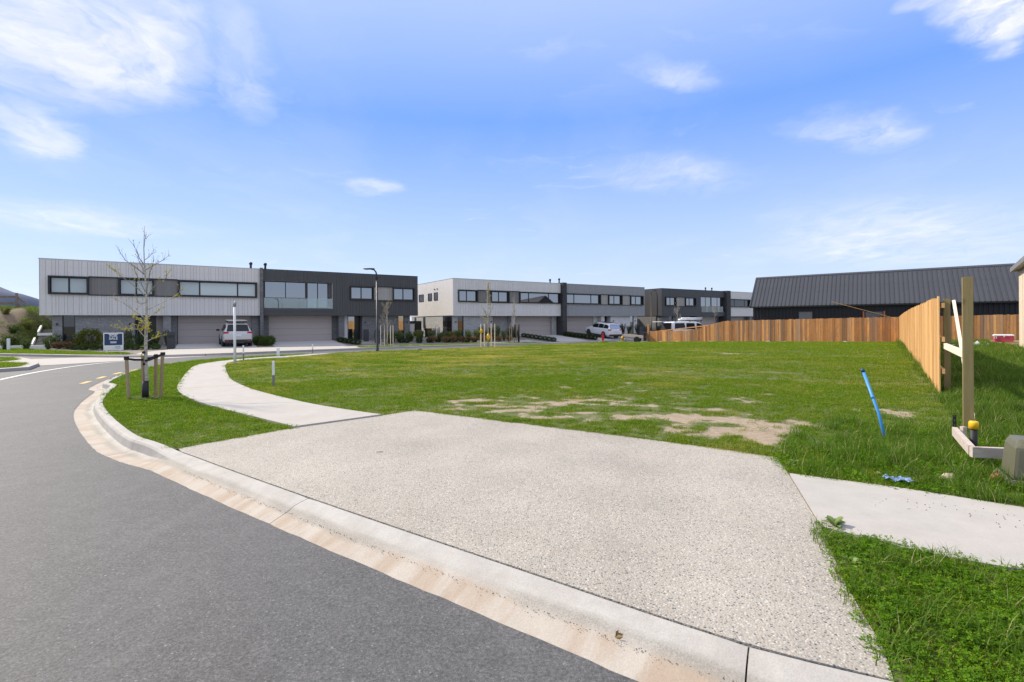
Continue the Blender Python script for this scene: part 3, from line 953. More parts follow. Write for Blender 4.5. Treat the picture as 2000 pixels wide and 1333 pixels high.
kd = [(p[0] - KN[i].x * .004, p[1] - KN[i].y * .004) for i, p in enumerate(KB)]
jA, jB = near_i(KB, (-3.80, 5.46)), near_i(KB, (-9.55, 23.15))
LAWN1 = kd[jA:jB] + PLs[::-1]
LAWN2 = PRs[:0] + PRs + kd[jB + 2:] + [(60, 70), (60, -.2), RT[-1]] + RT[:-1][::-1] + DR_R[::-1][:1] + DR_T[1:] + [DR_L[1]]
LAWN3 = DR_R[:5] + RL[1:] + [(9, -.6)] + kd[:i0 + 1]
zlawn = lambda x, y: G(x, y) + .098 + (.012 * (mnoise.noise(Vector((x * .8, y * .8, 0)))) if y < 46 else 0)
AT = ('dirt', dirt_f)
sheet('lawn', LAWN1, zlawn, .5, M['lawn'], attr=AT, **ST)
sheet('lawn', LAWN2, zlawn, 1.0, M['lawn'], attr=AT, fine=(-4, 9, 4, 14, .13), **ST)
sheet('lawn', LAWN3, TOPZ(.098), .3, M['lawn'], attr=AT, **ST)
LAWN4 = [(-9.35, 30.85), (-7.1, 33.6), (-4.0, 37.4), (-.05, 42.4), (2.9, 45.3), (2.1, 46.6), (-.75, 43.75), (-4.75, 39.15), (-7.75, 34.95), (-10.3, 32.4)]
LAWN5 = [(-32, 27.9), (-27.2, 26.0), (-21.3, 23.95), (-18.9, 23.45), (-18.9, 24.1), (-20, 25.2), (-23.4, 26.8), (-28, 29.2), (-34, 32)]
LAWN6 = [(-17.1, 16.1), (-16.95, 16.7), (-18.0, 18.0), (-19.2, 18.5), (-21.2, 17.7), (-25, 14), (-18.5, 13)]
LAWN7 = [(-20.2, 19.4), (-20.6, 20.2), (-22.2, 21.5), (-27, 20.5), (-25, 16.5)]
for L, zf, nm in ((LAWN4, off(.02), 'verge'), (LAWN5, off(.02), 'verge'), (LAWN6, lambda x, y: G(x, y) + .118, 'verge'), (LAWN7, lambda x, y: G(x, y) + .118, 'verge')):
    sheet(nm, L, zf, .8, M['lawn'], attr=('dirt', lambda x, y: np.zeros(len(x))), **ST)

# ------------------------------------------------------------------ grass (tufts on the lawns)
SRC = bpy.data.collections.new('grass_sources')


def tuft(name, n, rad, h0, h1, w, lean, mat, seg=2, kind='blade'):
    V, Fc, rn = [], [], []
    for i in range(n):
        a, r = random.uniform(0, 2 * PI), rad * math.sqrt(random.random())
        bx, by = r * math.cos(a), r * math.sin(a)
        h = random.uniform(h0, h1)
        t = random.uniform(0, 2 * PI)
        ln = random.uniform(.15, 1) * lean * h
        dx, dy = math.cos(t), math.sin(t)
        px, py = -dy, dx
        rr = random.random()
        if kind == 'blade' and random.random() < .10:
            rr = 2.4
        if kind == 'blade':
            o = len(V)
            for k in range(seg + 1):
                f = k / seg
                c = (bx + dx * ln * f * f, by + dy * ln * f * f, h * f * (1 - .25 * f * lean))
                ww = w * (1 - f ** 1.5) / 2
                if k < seg:
                    V += [(c[0] + px * ww, c[1] + py * ww, c[2]), (c[0] - px * ww, c[1] - py * ww, c[2])]
                    rn += [rr * (.55 + .45 * f)] * 2
                else:
                    V.append(c)
                    rn.append(rr)
            for k in range(seg - 1):
                Fc.append((o + 2 * k, o + 2 * k + 1, o + 2 * k + 3, o + 2 * k + 2))
            Fc.append((o + 2 * seg - 2, o + 2 * seg - 1, o + 2 * seg))
        else:                                   # clover: three rounded leaflets on a stalk
            c = Vector((bx + dx * ln, by + dy * ln, h))
            tilt = Vector((random.uniform(-.5, .5), random.uniform(-.5, .5), 1)).normalized()
            e1 = tilt.orthogonal().normalized()
            e2 = tilt.cross(e1)
            a0 = random.uniform(0, 2 * PI)
            for k in range(3):
                an = a0 + k * 2 * PI / 3
                d = e1 * math.cos(an) + e2 * math.sin(an)
                q = tilt.cross(d)
                L = w * random.uniform(.8, 1.2)
                o = len(V)
                V += [tuple(c), tuple(c + d * L * .6 + q * L * .48 + tilt * L * .12), tuple(c + d * L * 1.0 + q * L * .3), tuple(c + d * L * .93), tuple(c + d * L * 1.0 - q * L * .3), tuple(c + d * L * .6 - q * L * .48 + tilt * L * .12)]
                rn += [rr * .6] + [rr] * 5
                Fc += [(o, o + 1, o + 2, o + 3), (o, o + 3, o + 4, o + 5)]
    me = bpy.data.meshes.new(name)
    me.from_pydata(V, [], Fc)
    me.materials.append(mat)
    at = me.attributes.new('rnd', 'FLOAT', 'POINT')
    at.data.foreach_set('value', np.array(rn, np.float32))
    me.update()
    o = bpy.data.objects.new(name, me)
    SRC.objects.link(o)
    return o


for k in range(3):
    tuft('tuft_%d_lawn' % k, 46, .085, .018, .050, .0042, .9, M['blade'])
for k in range(2):
    tuft('tuft_%d_clover' % (3 + k), 20, .08, .015, .045, .0105, .5, M['clover'], kind='clover')
for k in range(2):
    tuft('tuft_%d_rough' % (5 + k), 42, .09, .05, .16, .0048, 1.0, M['rough'], 3)

gn = bpy.data.node_groups.new('tuft_scatter', 'GeometryNodeTree')
gn.interface.new_socket('Geometry', in_out='INPUT', socket_type='NodeSocketGeometry')
gn.interface.new_socket('Geometry', in_out='OUTPUT', socket_type='NodeSocketGeometry')
gi, go = gn.nodes.new('NodeGroupInput'), gn.nodes.new('NodeGroupOutput')
ci = gn.nodes.new('GeometryNodeCollectionInfo')
ci.inputs[0].default_value = SRC
ci.inputs['Separate Children'].default_value = True
ci.inputs['Reset Children'].default_value = True
iop = gn.nodes.new('GeometryNodeInstanceOnPoints')
iop.inputs['Pick Instance'].default_value = True


def named(nm, ty):
    nd = gn.nodes.new('GeometryNodeInputNamedAttribute')
    nd.data_type = ty
    nd.inputs[0].default_value = nm
    return nd.outputs[0]


gl_ = gn.links.new
gl_(gi.outputs[0], iop.inputs['Points'])
gl_(ci.outputs[0], iop.inputs['Instance'])
gl_(named('idx', 'INT'), iop.inputs['Instance Index'])
e2r = gn.nodes.new('FunctionNodeEulerToRotation')
gl_(named('rot', 'FLOAT_VECTOR'), e2r.inputs[0])
gl_(e2r.outputs[0], iop.inputs['Rotation'])
gl_(named('scl', 'FLOAT_VECTOR'), iop.inputs['Scale'])
sna = gn.nodes.new('GeometryNodeStoreNamedAttribute')
sna.data_type = 'FLOAT'
sna.domain = 'INSTANCE'
sna.inputs['Name'].default_value = 'tint'
gl_(iop.outputs[0], sna.inputs[0])
gl_(named('tnt', 'FLOAT'), sna.inputs['Value'])
gl_(sna.outputs[0], go.inputs[0])


def scatter(name, poly, dens, zf, label, idxf, sclf, tintf, bbox=None, keep=None, maxd=None):
    """tufts over a polygon; dens(x, y) gives tufts per square metre"""
    xs, ys = [p[0] for p in poly], [p[1] for p in poly]
    x0, x1, y0, y1 = bbox or (min(xs), max(xs), min(ys), max(ys))
    md = maxd
    n = int((x1 - x0) * (y1 - y0) * md)
    x, y = rng.uniform(x0, x1, n), rng.uniform(y0, y1, n)
    k = inside(poly, x, y) & (np.abs(x) < 1.12 * y + 1.2)
    x, y = x[k], y[k]
    k = rng.uniform(0, md, len(x)) < dens(x, y)
    if keep is not None:
        k &= keep(x, y)
    x, y = x[k], y[k]
    n = len(x)
    me = bpy.data.meshes.new(name)
    me.from_pydata([(a, c, zf(a, c)) for a, c in zip(x, y)], [], [])
    idx = idxf(x, y).astype(np.int32)
    sc = sclf(x, y)
    at = me.attributes.new('idx', 'INT', 'POINT')
    at.data.foreach_set('value', idx)
    at = me.attributes.new('scl', 'FLOAT_VECTOR', 'POINT')
    at.data.foreach_set('vector', np.ascontiguousarray(sc.astype(np.float32)).ravel())
    rot = np.stack([rng.normal(0, .12, n), rng.normal(0, .12, n), rng.uniform(0, 2 * PI, n)], 1)
    at = me.attributes.new('rot', 'FLOAT_VECTOR', 'POINT')
    at.data.foreach_set('vector', rot.astype(np.float32).ravel())
    at = me.attributes.new('tnt', 'FLOAT', 'POINT')
    at.data.foreach_set('value', np.clip(tintf(x, y), 0, 1.2).astype(np.float32))
    o = bpy.data.objects.new(name, me)
    md_ = o.modifiers.new('tufts', 'NODES')
    md_.node_group = gn
    link(o, None, label, 'grass', kind='stuff')
    return n


def tint_field(x, y):
    far = np.clip((y - 8) / 10, 0, 1) * np.clip((14 - x) / 16, 0, 1)
    return fbm(x * .9, y * 1.6, 21, 4) * 1.5 - .58 + .34 * far + .5 * far * (fbm(x * .22 + 4, y * .3, 9, 3) - .3) + dirt_f(x, y) * .35


def pick(weights):
    w = np.cumsum(weights) / sum(weights)

    def f(x, y):
        return np.searchsorted(w, rng.uniform(0, 1, len(x)))
    return f


def scl(hmul=1.0, grow=True):
    def f(x, y):
        d = np.hypot(x, y)
        g_ = 1 + np.clip((d - 8) / 14, 0, 1.6) if grow else np.ones(len(x))
        hv = rng.uniform(.6, 1.3, len(x)) * hmul * (.35 + 1.35 * fbm(x * 1.5, y * 2.0, 44, 4))
        return np.stack([g_ * rng.uniform(.8, 1.2, len(x)), g_ * rng.uniform(.8, 1.2, len(x)), hv * (1 + .35 * (g_ - 1))], 1)
    return f


def rough_zone(x, y):
    """unmown ground beside the new fence and posts"""
    # signed distance to the right of the new fence's line
    s_ = (x - 8.09) * .793 - (y - 9.17) * .608
    near = np.exp(-((x - 4.6) ** 2 + (y - 5.0) ** 2) / 1.6)
    return np.clip(np.maximum(np.clip((s_ + .25) / .5, 0, 1), near), 0, 1)


dens_lawn = lambda x, y: np.where(np.hypot(x, y) < 7, 560, np.where(np.hypot(x, y) < 13, 260, np.where(np.hypot(x, y) < 22, 90, 42))) * (.03 + .97 * np.clip(1 - dirt_f(x, y) * 2.6, 0, 1) ** 2) * np.clip(.45 + 1.1 * fbm(x * 1.5, y * 2.0, 44, 4), .3, 1)
mown = lambda x, y: rng.uniform(0, 1, len(x)) > rough_zone(x, y) * .9
scatter('grass', LAWN3, lambda x, y: np.full(len(x), 760.), TOPZ(.095), 'lush clover and grass filling the corner beside the pale driveway', pick([3, 3, 3, 4, 4, .3, .3]), scl(1.05), lambda x, y: fbm(x * 2.5, y * 2.5, 4, 3) * .9 - .42, bbox=(1.3, 6, .2, 3.4), maxd=760)
scatter('grass', LAWN1, lambda x, y: np.where(y < 12, 330, 150), zlawn, 'bright green grass of the verge round the staked tree', pick([4, 4, 4, .8, .8, 0, 0]), scl(.85), lambda x, y: fbm(x * 1.1, y * 1.1, 4, 3) * .6 - .25, maxd=330)
scatter('grass', LAWN2, dens_lawn, zlawn, 'short patchy grass covering the empty section', pick([4, 4, 4, .5, .5, 0, 0]), scl(.80), tint_field, bbox=(-12, 7.5, 4.0, 20), keep=mown, maxd=560)
scatter('grass', LAWN2, dens_lawn, zlawn, 'short grass at the far side of the empty section', pick([4, 4, 4, .3, .3, 0, 0]), scl(.85), tint_field, bbox=(-12, 34, 20, 44), keep=mown, maxd=90)
scatter('grass', LAWN2, dens_lawn, zlawn, 'short grass along the new fence', pick([4, 4, 4, .3, .3, 0, 0]), scl(.85), tint_field, bbox=(7.5, 26, 4.0, 20), keep=mown, maxd=260)
scatter('grass', [(2.6, 4.95), (2.45, 4.42), (3.19, 4.02), (3.74, 3.6), (6, 2.1), (9, 5), (6, 7.2), (4, 6.6)], lambda x, y: 430 * np.exp(-((x - 4.3) ** 2 + (y - 4.75) ** 2) / 1.9), zlawn, 'long lush grass and clover around the timber offcuts', pick([1, 1, 1, 3.5, 3.5, 1.2, 1.2]), scl(1.2), lambda x, y: fbm(x * 1.6, y * 1.6, 8, 3) * .8 - .35, maxd=480)
scatter('grass', LAWN2, lambda x, y: np.where(y < 14, 120, 38) * rough_zone(x, y) * ((x - 8.09) * .793 - (y - 9.17) * .608 > -.1), zlawn, 'dark unmown grass behind the new fence', pick([.5, .5, .5, 0, 0, 2, 2]), scl(1.3), lambda x, y: fbm(x * .8, y * .8, 12, 3) * .7 - .35, bbox=(5.5, 38, 4.8, 34), maxd=120)
for L, lb, dd in ((LAWN4, 'narrow far grass verge before the terrace gardens', 45), (LAWN5, 'grass strip along the kerb below the left house', 55), (LAWN6, 'grass on the traffic island nose', 90), (LAWN7, 'grass behind the traffic island path', 70)):
    scatter('grass', L, lambda x, y, dd=dd: np.full(len(x), dd * 1.), (off(.02) if L in (LAWN4, LAWN5) else (lambda x, y: G(x, y) + .117)), lb, pick([4, 4, 4, 0, 0, 0, 0]), scl(.9), lambda x, y: fbm(x * .6, y * .6, 31, 3) * .7 - .25, maxd=dd)

# ------------------------------------------------------------------ terrace houses
Z_PAD, Z_SOF, Z_TOP = 0.07, 2.25, 5.86
B0, B1 = 3.57, 4.78                      # window band


def clad(root, name, mat, gap, x0, x1, y, z0, z1, single, rnd, face='front', depth=.03):
    """vertical boards over a rectangle, standing proud of a dark backing"""
    w = empty(name, (0, 0, 0), parent=root) if single else None
    mb = MB()
    edges = [-1.2]
    r2 = random.Random(rnd)
    while edges[-1] < 30:
        edges.append(edges[-1] + r2.choice((.14, .19, .19, .29)))
    for x, e in zip(edges[:-1], edges[1:]):
        x, e = max(x, x0), min(e, x1)
        if e - x < .03:
            continue
        d = depth + r2.uniform(-.003, .003)
        a, c = x + gap / 2, e - gap / 2
        if face == 'front':
            args = (a, c, y - d, y, z0, z1)
        elif face == 'left':
            args = (y - d, y, a, c, z0, z1)
        else:
            args = (y, y + d, a, c, z0, z1)
        if single:
            piece('board', mat, *args, w)
        else:
            mb.box(*args)
    if not single:
        o = mb.build(name, mat, root)
        o['kind'] = 'stuff'
    return w


def frame_rect(root, name, x0, x1, z0, z1, y0, y1, t, mat):
    mb = MB()
    mb.box(x0, x1, y0, y1, z0, z0 + t).box(x0, x1, y0, y1, z1 - t, z1)
    mb.box(x0, x0 + t, y0, y1, z0 + t, z1 - t).box(x1 - t, x1, y0, y1, z0 + t, z1 - t)
    return mb.build(name, mat, root)


def window(root, x0, x1, z0, z1, mull, y, pane_mat, hood=.14, t=.095):
    """boxed black frame standing proud; panes set back; mull: inner mullion positions"""
    f = frame_rect(root, 'window', x0, x1, z0, z1, y - hood, y + .22, t, M['black'])
    ed = [x0 + t] + list(mull) + [x1 - t]
    yy = y + .10
    for i in range(len(ed) - 1):
        a, c = ed[i], ed[i + 1]
        piece('pane', pane_mat, a + .02, c - .02, yy, yy + .012, z0 + t + .03, z1 - t - .03, f)
        frame_rect(f, 'sash', a, c, z0 + t, z1 - t, yy - .03, yy + .03, .045, M['black'])
    box('reveal', M['black'], x0 + t, x1 - t, y + .20, y + .22, z0 + t, z1 - t, f)
    return f


def slot(root, x0, x1, y, mat, z0=Z_PAD, z1=Z_SOF - .02):
    f = frame_rect(root, 'window', x0, x1, z0, z1, y + .05, y + .15, .05, M['black'])
    piece('pane', mat, x0 + .05, x1 - .05, y + .10, y + .115, z0 + .05, z1 - .05, f)
    box('reveal', M['black'], x0, x1, y + .13, y + .16, z0, z1, f)


def house(label, u0, u1, clad_mat, brick, wins, panels, pane, panel_mat, garage, walls, pillars, slots, recess, lamps, single, seed,
          lower=(0.57, 0.0), balcony=None, left_side=False, right_side=False, sidewins=(), cap='cap', front_lamps=True, base_brick=None):
    rnd = seed
    p = UN(u0, 0)
    root = empty('terrace_house', (p[0], p[1], 0), HANG, label=label, cat='house', group='two storey terrace houses along the far street')
    Wd = u1 - u0
    X = lambda u: u - u0
    yF, yB = -1.0, 10.4                  # upper storey front and back
    # upper storey shell: dark backing, then boards
    mb = MB()
    mb.box(0.02, Wd - .02, -.70, yB, Z_SOF, Z_TOP - .06)
    bx0, bx1 = X(wins[0][0]), X(wins[-1][1])
    lo = [(0.02, Wd - .02)] if not balcony else None
    by0, by1 = (X(balcony[0]), X(balcony[1])) if balcony else (None, None)
    if not balcony:
        mb.box(.02, Wd - .02, yF + .035, -.70, Z_SOF, B0)
        mb.box(.02, Wd - .02, yF + .035, -.70, B1, Z_TOP - .06)
        mb.box(.02, bx0, yF + .035, -.70, B0, B1)
        mb.box(bx1, Wd - .02, yF + .035, -.70, B0, B1)
    else:
        s0, s1 = (by1, Wd - .02) if by0 < Wd / 2 else (.02, by0)
        mb.box(s0, s1, yF + .035, -.70, Z_SOF, B0)
        mb.box(s0, s1, yF + .035, -.70, B1, Z_TOP - .06)
        mb.box(s0, bx0, yF + .035, -.70, B0, B1)
        mb.box(bx1, s1, yF + .035, -.70, B0, B1)
        mb.box(by0, by1, yF + .035, -.70, 5.0, Z_TOP - .06)
        mb.box(by0, by1, yF + .035, -.70, Z_SOF, 2.78)
    for a, c in panels:
        mb.box(X(a), X(c), yF + .06, -.70, B0, B1)
    mb.build('upper_shell', M['joint_pale'] if clad_mat is M['pale_clad'] else M['joint'], root)
    g = .012 if single else .016
    segs = []
    if not balcony:
        segs = [(0, Wd, Z_SOF, B0), (0, Wd, B1, Z_TOP), (0, bx0, B0, B1), (bx1, Wd, B0, B1)]
    else:
        s0, s1 = (by1, Wd) if by0 < Wd / 2 else (0, by0)
        segs = [(0, Wd, 5.0, Z_TOP), (s0, s1, Z_SOF, B0), (s0, s1, B1, 5.0), (s0, bx0, B0, B1), (bx1, s1, B0, B1), (by0, by1, Z_SOF, 2.60)]
    for x0, x1, z0, z1 in segs:
        if x1 - x0 > .03:
            clad(root, 'cladding', clad_mat, g, x0, x1, yF + .035, z0, z1, single, rnd)
    if left_side:
        clad(root, 'cladding', clad_mat, g, yF + .005, yB, .02, Z_SOF, Z_TOP, False, rnd, 'left')
    else:
        box('end_wall', clad_mat, 0, .02, yF + .036, yB, Z_SOF, Z_TOP - .01, root)
    if right_side:
        box('end_wall', clad_mat, Wd - .02, Wd, yF + .036, yB, Z_SOF, Z_TOP - .01, root)
    for a, c in panels:
        clad(root, 'infill_panel', panel_mat, .012, X(a), X(c), yF + .06, B0 + .02, B1 - .02, single, rnd, depth=.02)
    if panels:
        box('band_trim', M['black'], X(panels[0][0]), X(panels[-1][1]), yF - .06, yF + .02, B0 - .04, B0 + .02, root)
        box('band_trim', M['black'], X(panels[0][0]), X(panels[-1][1]), yF - .06, yF + .02, B1 - .02, B1 + .04, root)
    for w in wins:
        window(root, X(w[0]), X(w[1]), B0, B1, [X(m) for m in w[2]], yF, pane[w[3]] if len(w) > 3 else pane[0])
    # roof edge and soffit
    box('parapet_cap', M[cap], -.03, Wd + .0, yF - .02, yF + .22, Z_TOP, Z_TOP + .035, root)
    box('parapet_cap', M[cap], -.03, .19, yF + .22, yB, Z_TOP, Z_TOP + .035, root)
    box('roof', M['flat_roof'], .2, Wd - .2, yF + .25, yB, Z_TOP - .06, Z_TOP - .03, root)
    box('soffit', M['joint'], .01, Wd - .01, yF + .04, -.02, Z_SOF - .03, Z_SOF - .004, root)
    box('soffit_edge', clad_mat, 0, Wd, yF + .004, yF + .035, Z_SOF - .05, Z_SOF - .002, root)
    # lower storey
    l0, l1 = lower[0], Wd - lower[1]
    core = MB()
    core.box(l0, l1, .05, 10, -.7, Z_SOF - .035)
    core.build('lower_wall', base_brick or brick, root)
    for a, c, n in walls:
        box('wall', brick, X(a), X(c), -n, .05, -.7, Z_SOF - .035, root)
    for a, c, n in pillars:
        box('pillar', brick, X(a), X(c), -n, .05, -.7, Z_SOF - .035, root)
    for a, c, mm in slots:
        slot(root, X(a), X(c), -.70, mm)
    if garage:
        a, c = X(garage[0]), X(garage[1])
        gd = empty('garage_door', (0, 0, 0), parent=root)
        hh = (Z_SOF - .04 - Z_PAD) / 4
        for k in range(4):
            piece('door_section', M['garage'], a, c, -.01 + .0, .035, Z_PAD + k * hh + .006, Z_PAD + (k + 1) * hh - .006, gd)
        box('door_frame', M['joint'], a - .06, c + .06, .036, .048, Z_PAD - .1, Z_SOF - .04, gd)
    for a, c, kind in recess:
        x0, x1 = X(a), X(c)
        if kind == 'door':
            d = box('front_door', M['black'], x0, x1, -.06, .04, Z_PAD, Z_SOF - .04, root)
            piece('pane', M['dark_glass'], x0 + .12, x1 - .12, -.075, -.062, Z_PAD + .12, Z_SOF - .18, d)
            box('handle', M['grey_post'], x0 + .05, x0 + .08, -.12, -.063, .7, 1.5, d)
        elif kind == 'glassdoor':
            d = box('front_door', M['black'], x0, x1, -.06, .04, Z_PAD, Z_SOF - .04, root)
            piece('pane', M['glass'], x0 + .10, x1 - .10, -.075, -.062, Z_PAD + .10, Z_SOF - .12, d)
            box('handle', M['grey_post'], x0 + .03, x0 + .06, -.12, -.063, .7, 1.5, d)
        elif kind == 'dark':
            box('entry_panel', M['black'], x0, x1, -.04, .04, Z_PAD, Z_SOF - .04, root)
        elif kind == 'beige':
            box('side_panel', M['beige'], x0, x1, -.04, .04, Z_PAD, Z_SOF - .04, root)
        elif kind == 'pale':
            box('side_panel', M['pale_clad'], x0, x1, -.30, .04, Z_PAD, Z_SOF - .04, root)
    for u, z in lamps:
        o = MB().box(X(u) - .05, X(u) + .05, -.82, -.701, z - .05, z + .05).box(X(u) - .03, X(u) + .03, -.79, -.72, z - .07, z - .05).build('wall_lamp', M['black'], root, .01)
    for n_, z0, z1, wd in sidewins:
        f = MB().box(-.06, .02, -n_ - wd, -n_, z0, z0 + .06).box(-.06, .02, -n_ - wd, -n_, z1 - .06, z1).box(-.06, .02, -n_ - wd, -n_ - wd + .06, z0 + .06, z1 - .06).box(-.06, .02, -n_ - .06, -n_, z0 + .06, z1 - .06).build('window', M['black'], root)
        piece('pane', M['glass'], -.03, -.02, -n_ - wd + .06, -n_ - .06, z0 + .06, z1 - .06, f)
    if balcony:
        b0, b1 = by0, by1
        sgn = balcony[2]                  # +1: solid window nearest the party wall
        box('balcony_floor', M['dark_clad'], b0, b1, yF - .02, -.66, 2.60, 2.80, root)
        box('balcony_ceiling', M['pale_panel'], b0, b1, yF + .07, -.66, 4.97, 4.995, root)
        Wb = b1 - b0
        if sgn > 0:
            a0, a1, d0, d1 = b0 + .08, b0 + Wb * .60, b0 + Wb * .615, b1 - .35
        else:
            a0, a1, d0, d1 = b0 + Wb * .48, b1 - .1, b0 + .1, b0 + Wb * .46
        f = frame_rect(root, 'window', a0, a1, 3.6, 4.95, -.76, -.68, .06, M['black'])
        mid = (a0 + a1) / 2
        piece('pane', M['glass'], a0 + .06, mid - .02, -.74, -.73, 3.66, 4.89, f)
        piece('pane', M['glass'], mid + .02, a1 - .06, -.74, -.73, 3.66, 4.89, f)
        box('mullion', M['black'], mid - .03, mid + .03, -.765, -.70, 3.66, 4.89, f)
        clad(root, 'balcony_panel', M['brown_panel'] if sgn > 0 else M['brown_panel'], .012, a0, a1, -.70, 2.80, 3.58, False, rnd, depth=.03)
        f = frame_rect(root, 'sliding_door', d0, d1, 2.81, 4.95, -.76, -.68, .06, M['black'])
        mid = (d0 + d1) / 2
        piece('pane', M['glass'], d0 + .06, mid - .02, -.74, -.73, 2.87, 4.89, f)
        piece('pane', M['glass'], mid + .02, d1 - .06, -.74, -.73, 2.87, 4.89, f)
        box('mullion', M['black'], mid - .035, mid + .035, -.765, -.70, 2.87, 4.89, f)
        xr = b1 if sgn > 0 else b0
        box('side_reveal', M['pale_panel'], min(xr, xr - sgn * .05), max(xr, xr - sgn * .05), yF + .07, -.69, 2.81, 4.95, root)
        npan = 4
        for k in range(npan):
            w_ = (b1 - b0 - .06) / npan
            piece('balustrade_pane', M['clear'], b0 + .03 + k * w_ + .01, b0 + .03 + (k + 1) * w_ - .01, yF - .005, yF + .008, 2.72, 3.62, root)
    return root


GL, DG, BL = M['glass'], M['dark_glass'], M['blind']
h1 = house('pale grey clad two storey house with frosted white windows, the leftmost', -7.4, 5.3, M['pale_clad'], M['brick_grey'],
           [(-6.95, -4.94, [-5.95]), (-3.40, -1.40, [-2.42]), (-.02, 5.11, [1.32, 3.78])], [(-4.94, -3.40), (-1.40, -.02)], [BL], M['brown_panel'],
           (-.05, 4.77), [(-6.83, -6.34, .7), (-5.69, -2.55, .7), (4.77, 5.28, .3)], [(-.91, -.44, .7)], [(-6.34, -5.69, DG)],
           [(-2.5, -1.75, 'door'), (-1.75, -1.35, 'dark'), (-1.35, -.93, 'beige')], [(-6.59, 1.62), (-2.80, 1.60)], True, 1, lower=(.57, .0), left_side=False)
h2 = house('charcoal clad house with glazed balcony over its garage, behind the black street lamp', 5.53, 18.47, M['dark_clad'], M['brick_dark'],
           [(12.25, 14.32, [13.23]), (16.05, 18.16, [17.05])], [(14.32, 16.05)], [GL], M['pale_panel'],
           (6.02, 10.93), [(5.55, 6.0, .3), (13.38, 16.65, .7), (17.24, 17.79, .7)], [(11.37, 11.84, .7)], [(16.65, 17.24, GL)],
           [(11.86, 12.2, 'pale'), (12.22, 12.95, 'glassdoor'), (12.96, 13.37, 'dark')], [(13.6, 1.62), (17.5, 1.62)], True, 2, lower=(0.02, .68), balcony=(5.56, 10.84, 1), right_side=True, cap='dark_metal')
h3 = house('pale grey clad house whose light side wall faces the charcoal house', 22.1, 35.5, M['pale_clad'], M['brick_pale'],
           [(22.64, 24.84, [23.62]), (26.36, 28.59, [27.35]), (29.89, 35.45, [31.15, 33.85])], [(24.84, 26.36), (28.59, 29.89)], [GL], M['brown_panel'],
           (30.06, 34.75), [(22.14, 22.74, .7), (23.39, 26.77, .7), (34.77, 35.4, .3)], [(29.04, 29.56, .7)], [(22.74, 23.39, DG)],
           [(26.78, 27.2, 'dark'), (27.22, 28.1, 'beige')], [(22.5, 1.62), (26.55, 1.62)], False, 3, lower=(.04, .0), left_side=True,
           sidewins=[(-7.55, 3.9, 4.68, 1.3), (-5.0, 3.9, 4.68, .95), (-3.45, 3.9, 4.70, .9)])
h4 = house('mid grey clad house with white painted lower walls behind the white car', 36.12, 49.2, M['grey_clad'], M['brick_white'],
           [(36.2, 41.55, [37.5, 40.1]), (42.81, 45.14, [43.85]), (46.57, 48.88, [47.6])], [(41.55, 42.81), (45.14, 46.57)], [GL], M['pale_panel'],
           (36.89, 41.2), [(36.14, 36.85, .3), (41.24, 41.9, .1), (43.48, 46.84, .7), (47.48, 48.08, .7)], [(41.96, 42.46, .7)], [(46.84, 47.48, GL)],
           [(42.48, 43.46, 'dark')], [(43.9, 1.62), (47.7, 1.62)], False, 4, lower=(.02, 1.12), right_side=True)
h5 = house('black clad house with small balcony behind the parked wagon', 52.45, 66.3, M['dark_clad'], M['brick_dark'],
           [(53.15, 55.4, [54.2]), (57.2, 59.5, [58.2])], [(55.4, 57.2)], [GL], M['pale_panel'],
           (60.8, 65.4), [(52.6, 54.2, .7), (55.0, 58.6, .7)], [(60.0, 60.5, .7)], [(54.2, 55.0, DG)],
           [(58.62, 59.9, 'dark')], [(54.0, 1.62)], False, 5, lower=(.04, .0), balcony=(60.7, 66.28, -1), left_side=True, cap='dark_metal')
h6 = house('pale grey clad house partly hidden by the dark metal roof', 67.3, 80.4, M['pale_clad'], M['brick_grey'],
           [(67.4, 72.7, [68.8, 71.4]), (74.0, 76.2, [75.1])], [], [DG], M['brown_panel'],
           (68.0, 72.6), [(74.0, 79.6, .7)], [(73.2, 73.7, .7)], [], [], [], False, 6, lower=(.04, .5))

# party walls between paired houses and the flues beside them
for root, w, yf, col in ((h1, (12.705, 12.925), -1.18, M['brick_dark']), (h3, (13.405, 14.0), -1.35, M['block']), (h5, (13.855, 14.84), -1.3, M['block'])):
    box('party_wall', col, w[0], w[1], yf, 10.2, -.7, Z_TOP + .09, root)


def flue(root, x, y, h=.42):
    mb = MB().tube([(x, y, Z_TOP - .05), (x, y, Z_TOP + h)], .085, 12).tube([(x, y, Z_TOP + h - .02), (x, y, Z_TOP + h + .13)], .125, 12).tube([(x, y, Z_TOP + h + .13), (x, y, Z_TOP + h + .16)], .10, 12)
    mb.build('flue', M['dark_metal'], root)


flue(h1, 12.15, -.2)
flue(h2, .25, -.2)
flue(h3, 12.9, .3)
flue(h4, .2, .3, .55)
flue(h5, 11.1, .3)
flue(h5, 12.6, .3)
# side entry details of the pale house: vents, small openings, corner glazing
for yv in (2.6, 3.3):
    MB().tube([(-.10, yv, 5.05), (.0, yv, 5.05)], .07, 10).build('wall_vent', M['grey_post'], h3)
for y0, y1, z0 in ((6.0, 6.5, 1.0), (8.6, 9.0, 1.0)):
    f = box('window', M['black'], -.05 + .04, .06, y0, y1, z0, 2.15, h3)
    box('sill', M['cap'], -.06, -.012, y0 - .05, y1 + .05, z0 - .09, z0 - .02, f)
f = box('corner_glazing', M['black'], -.02, .038, -.65, 1.35, .07, 2.2, h3)
piece('pane', M['dark_glass'], -.035, -.022, -.55, .30, .15, 2.12, f)
piece('pane', M['dark_glass'], -.035, -.022, .40, 1.27, .15, 2.12, f)

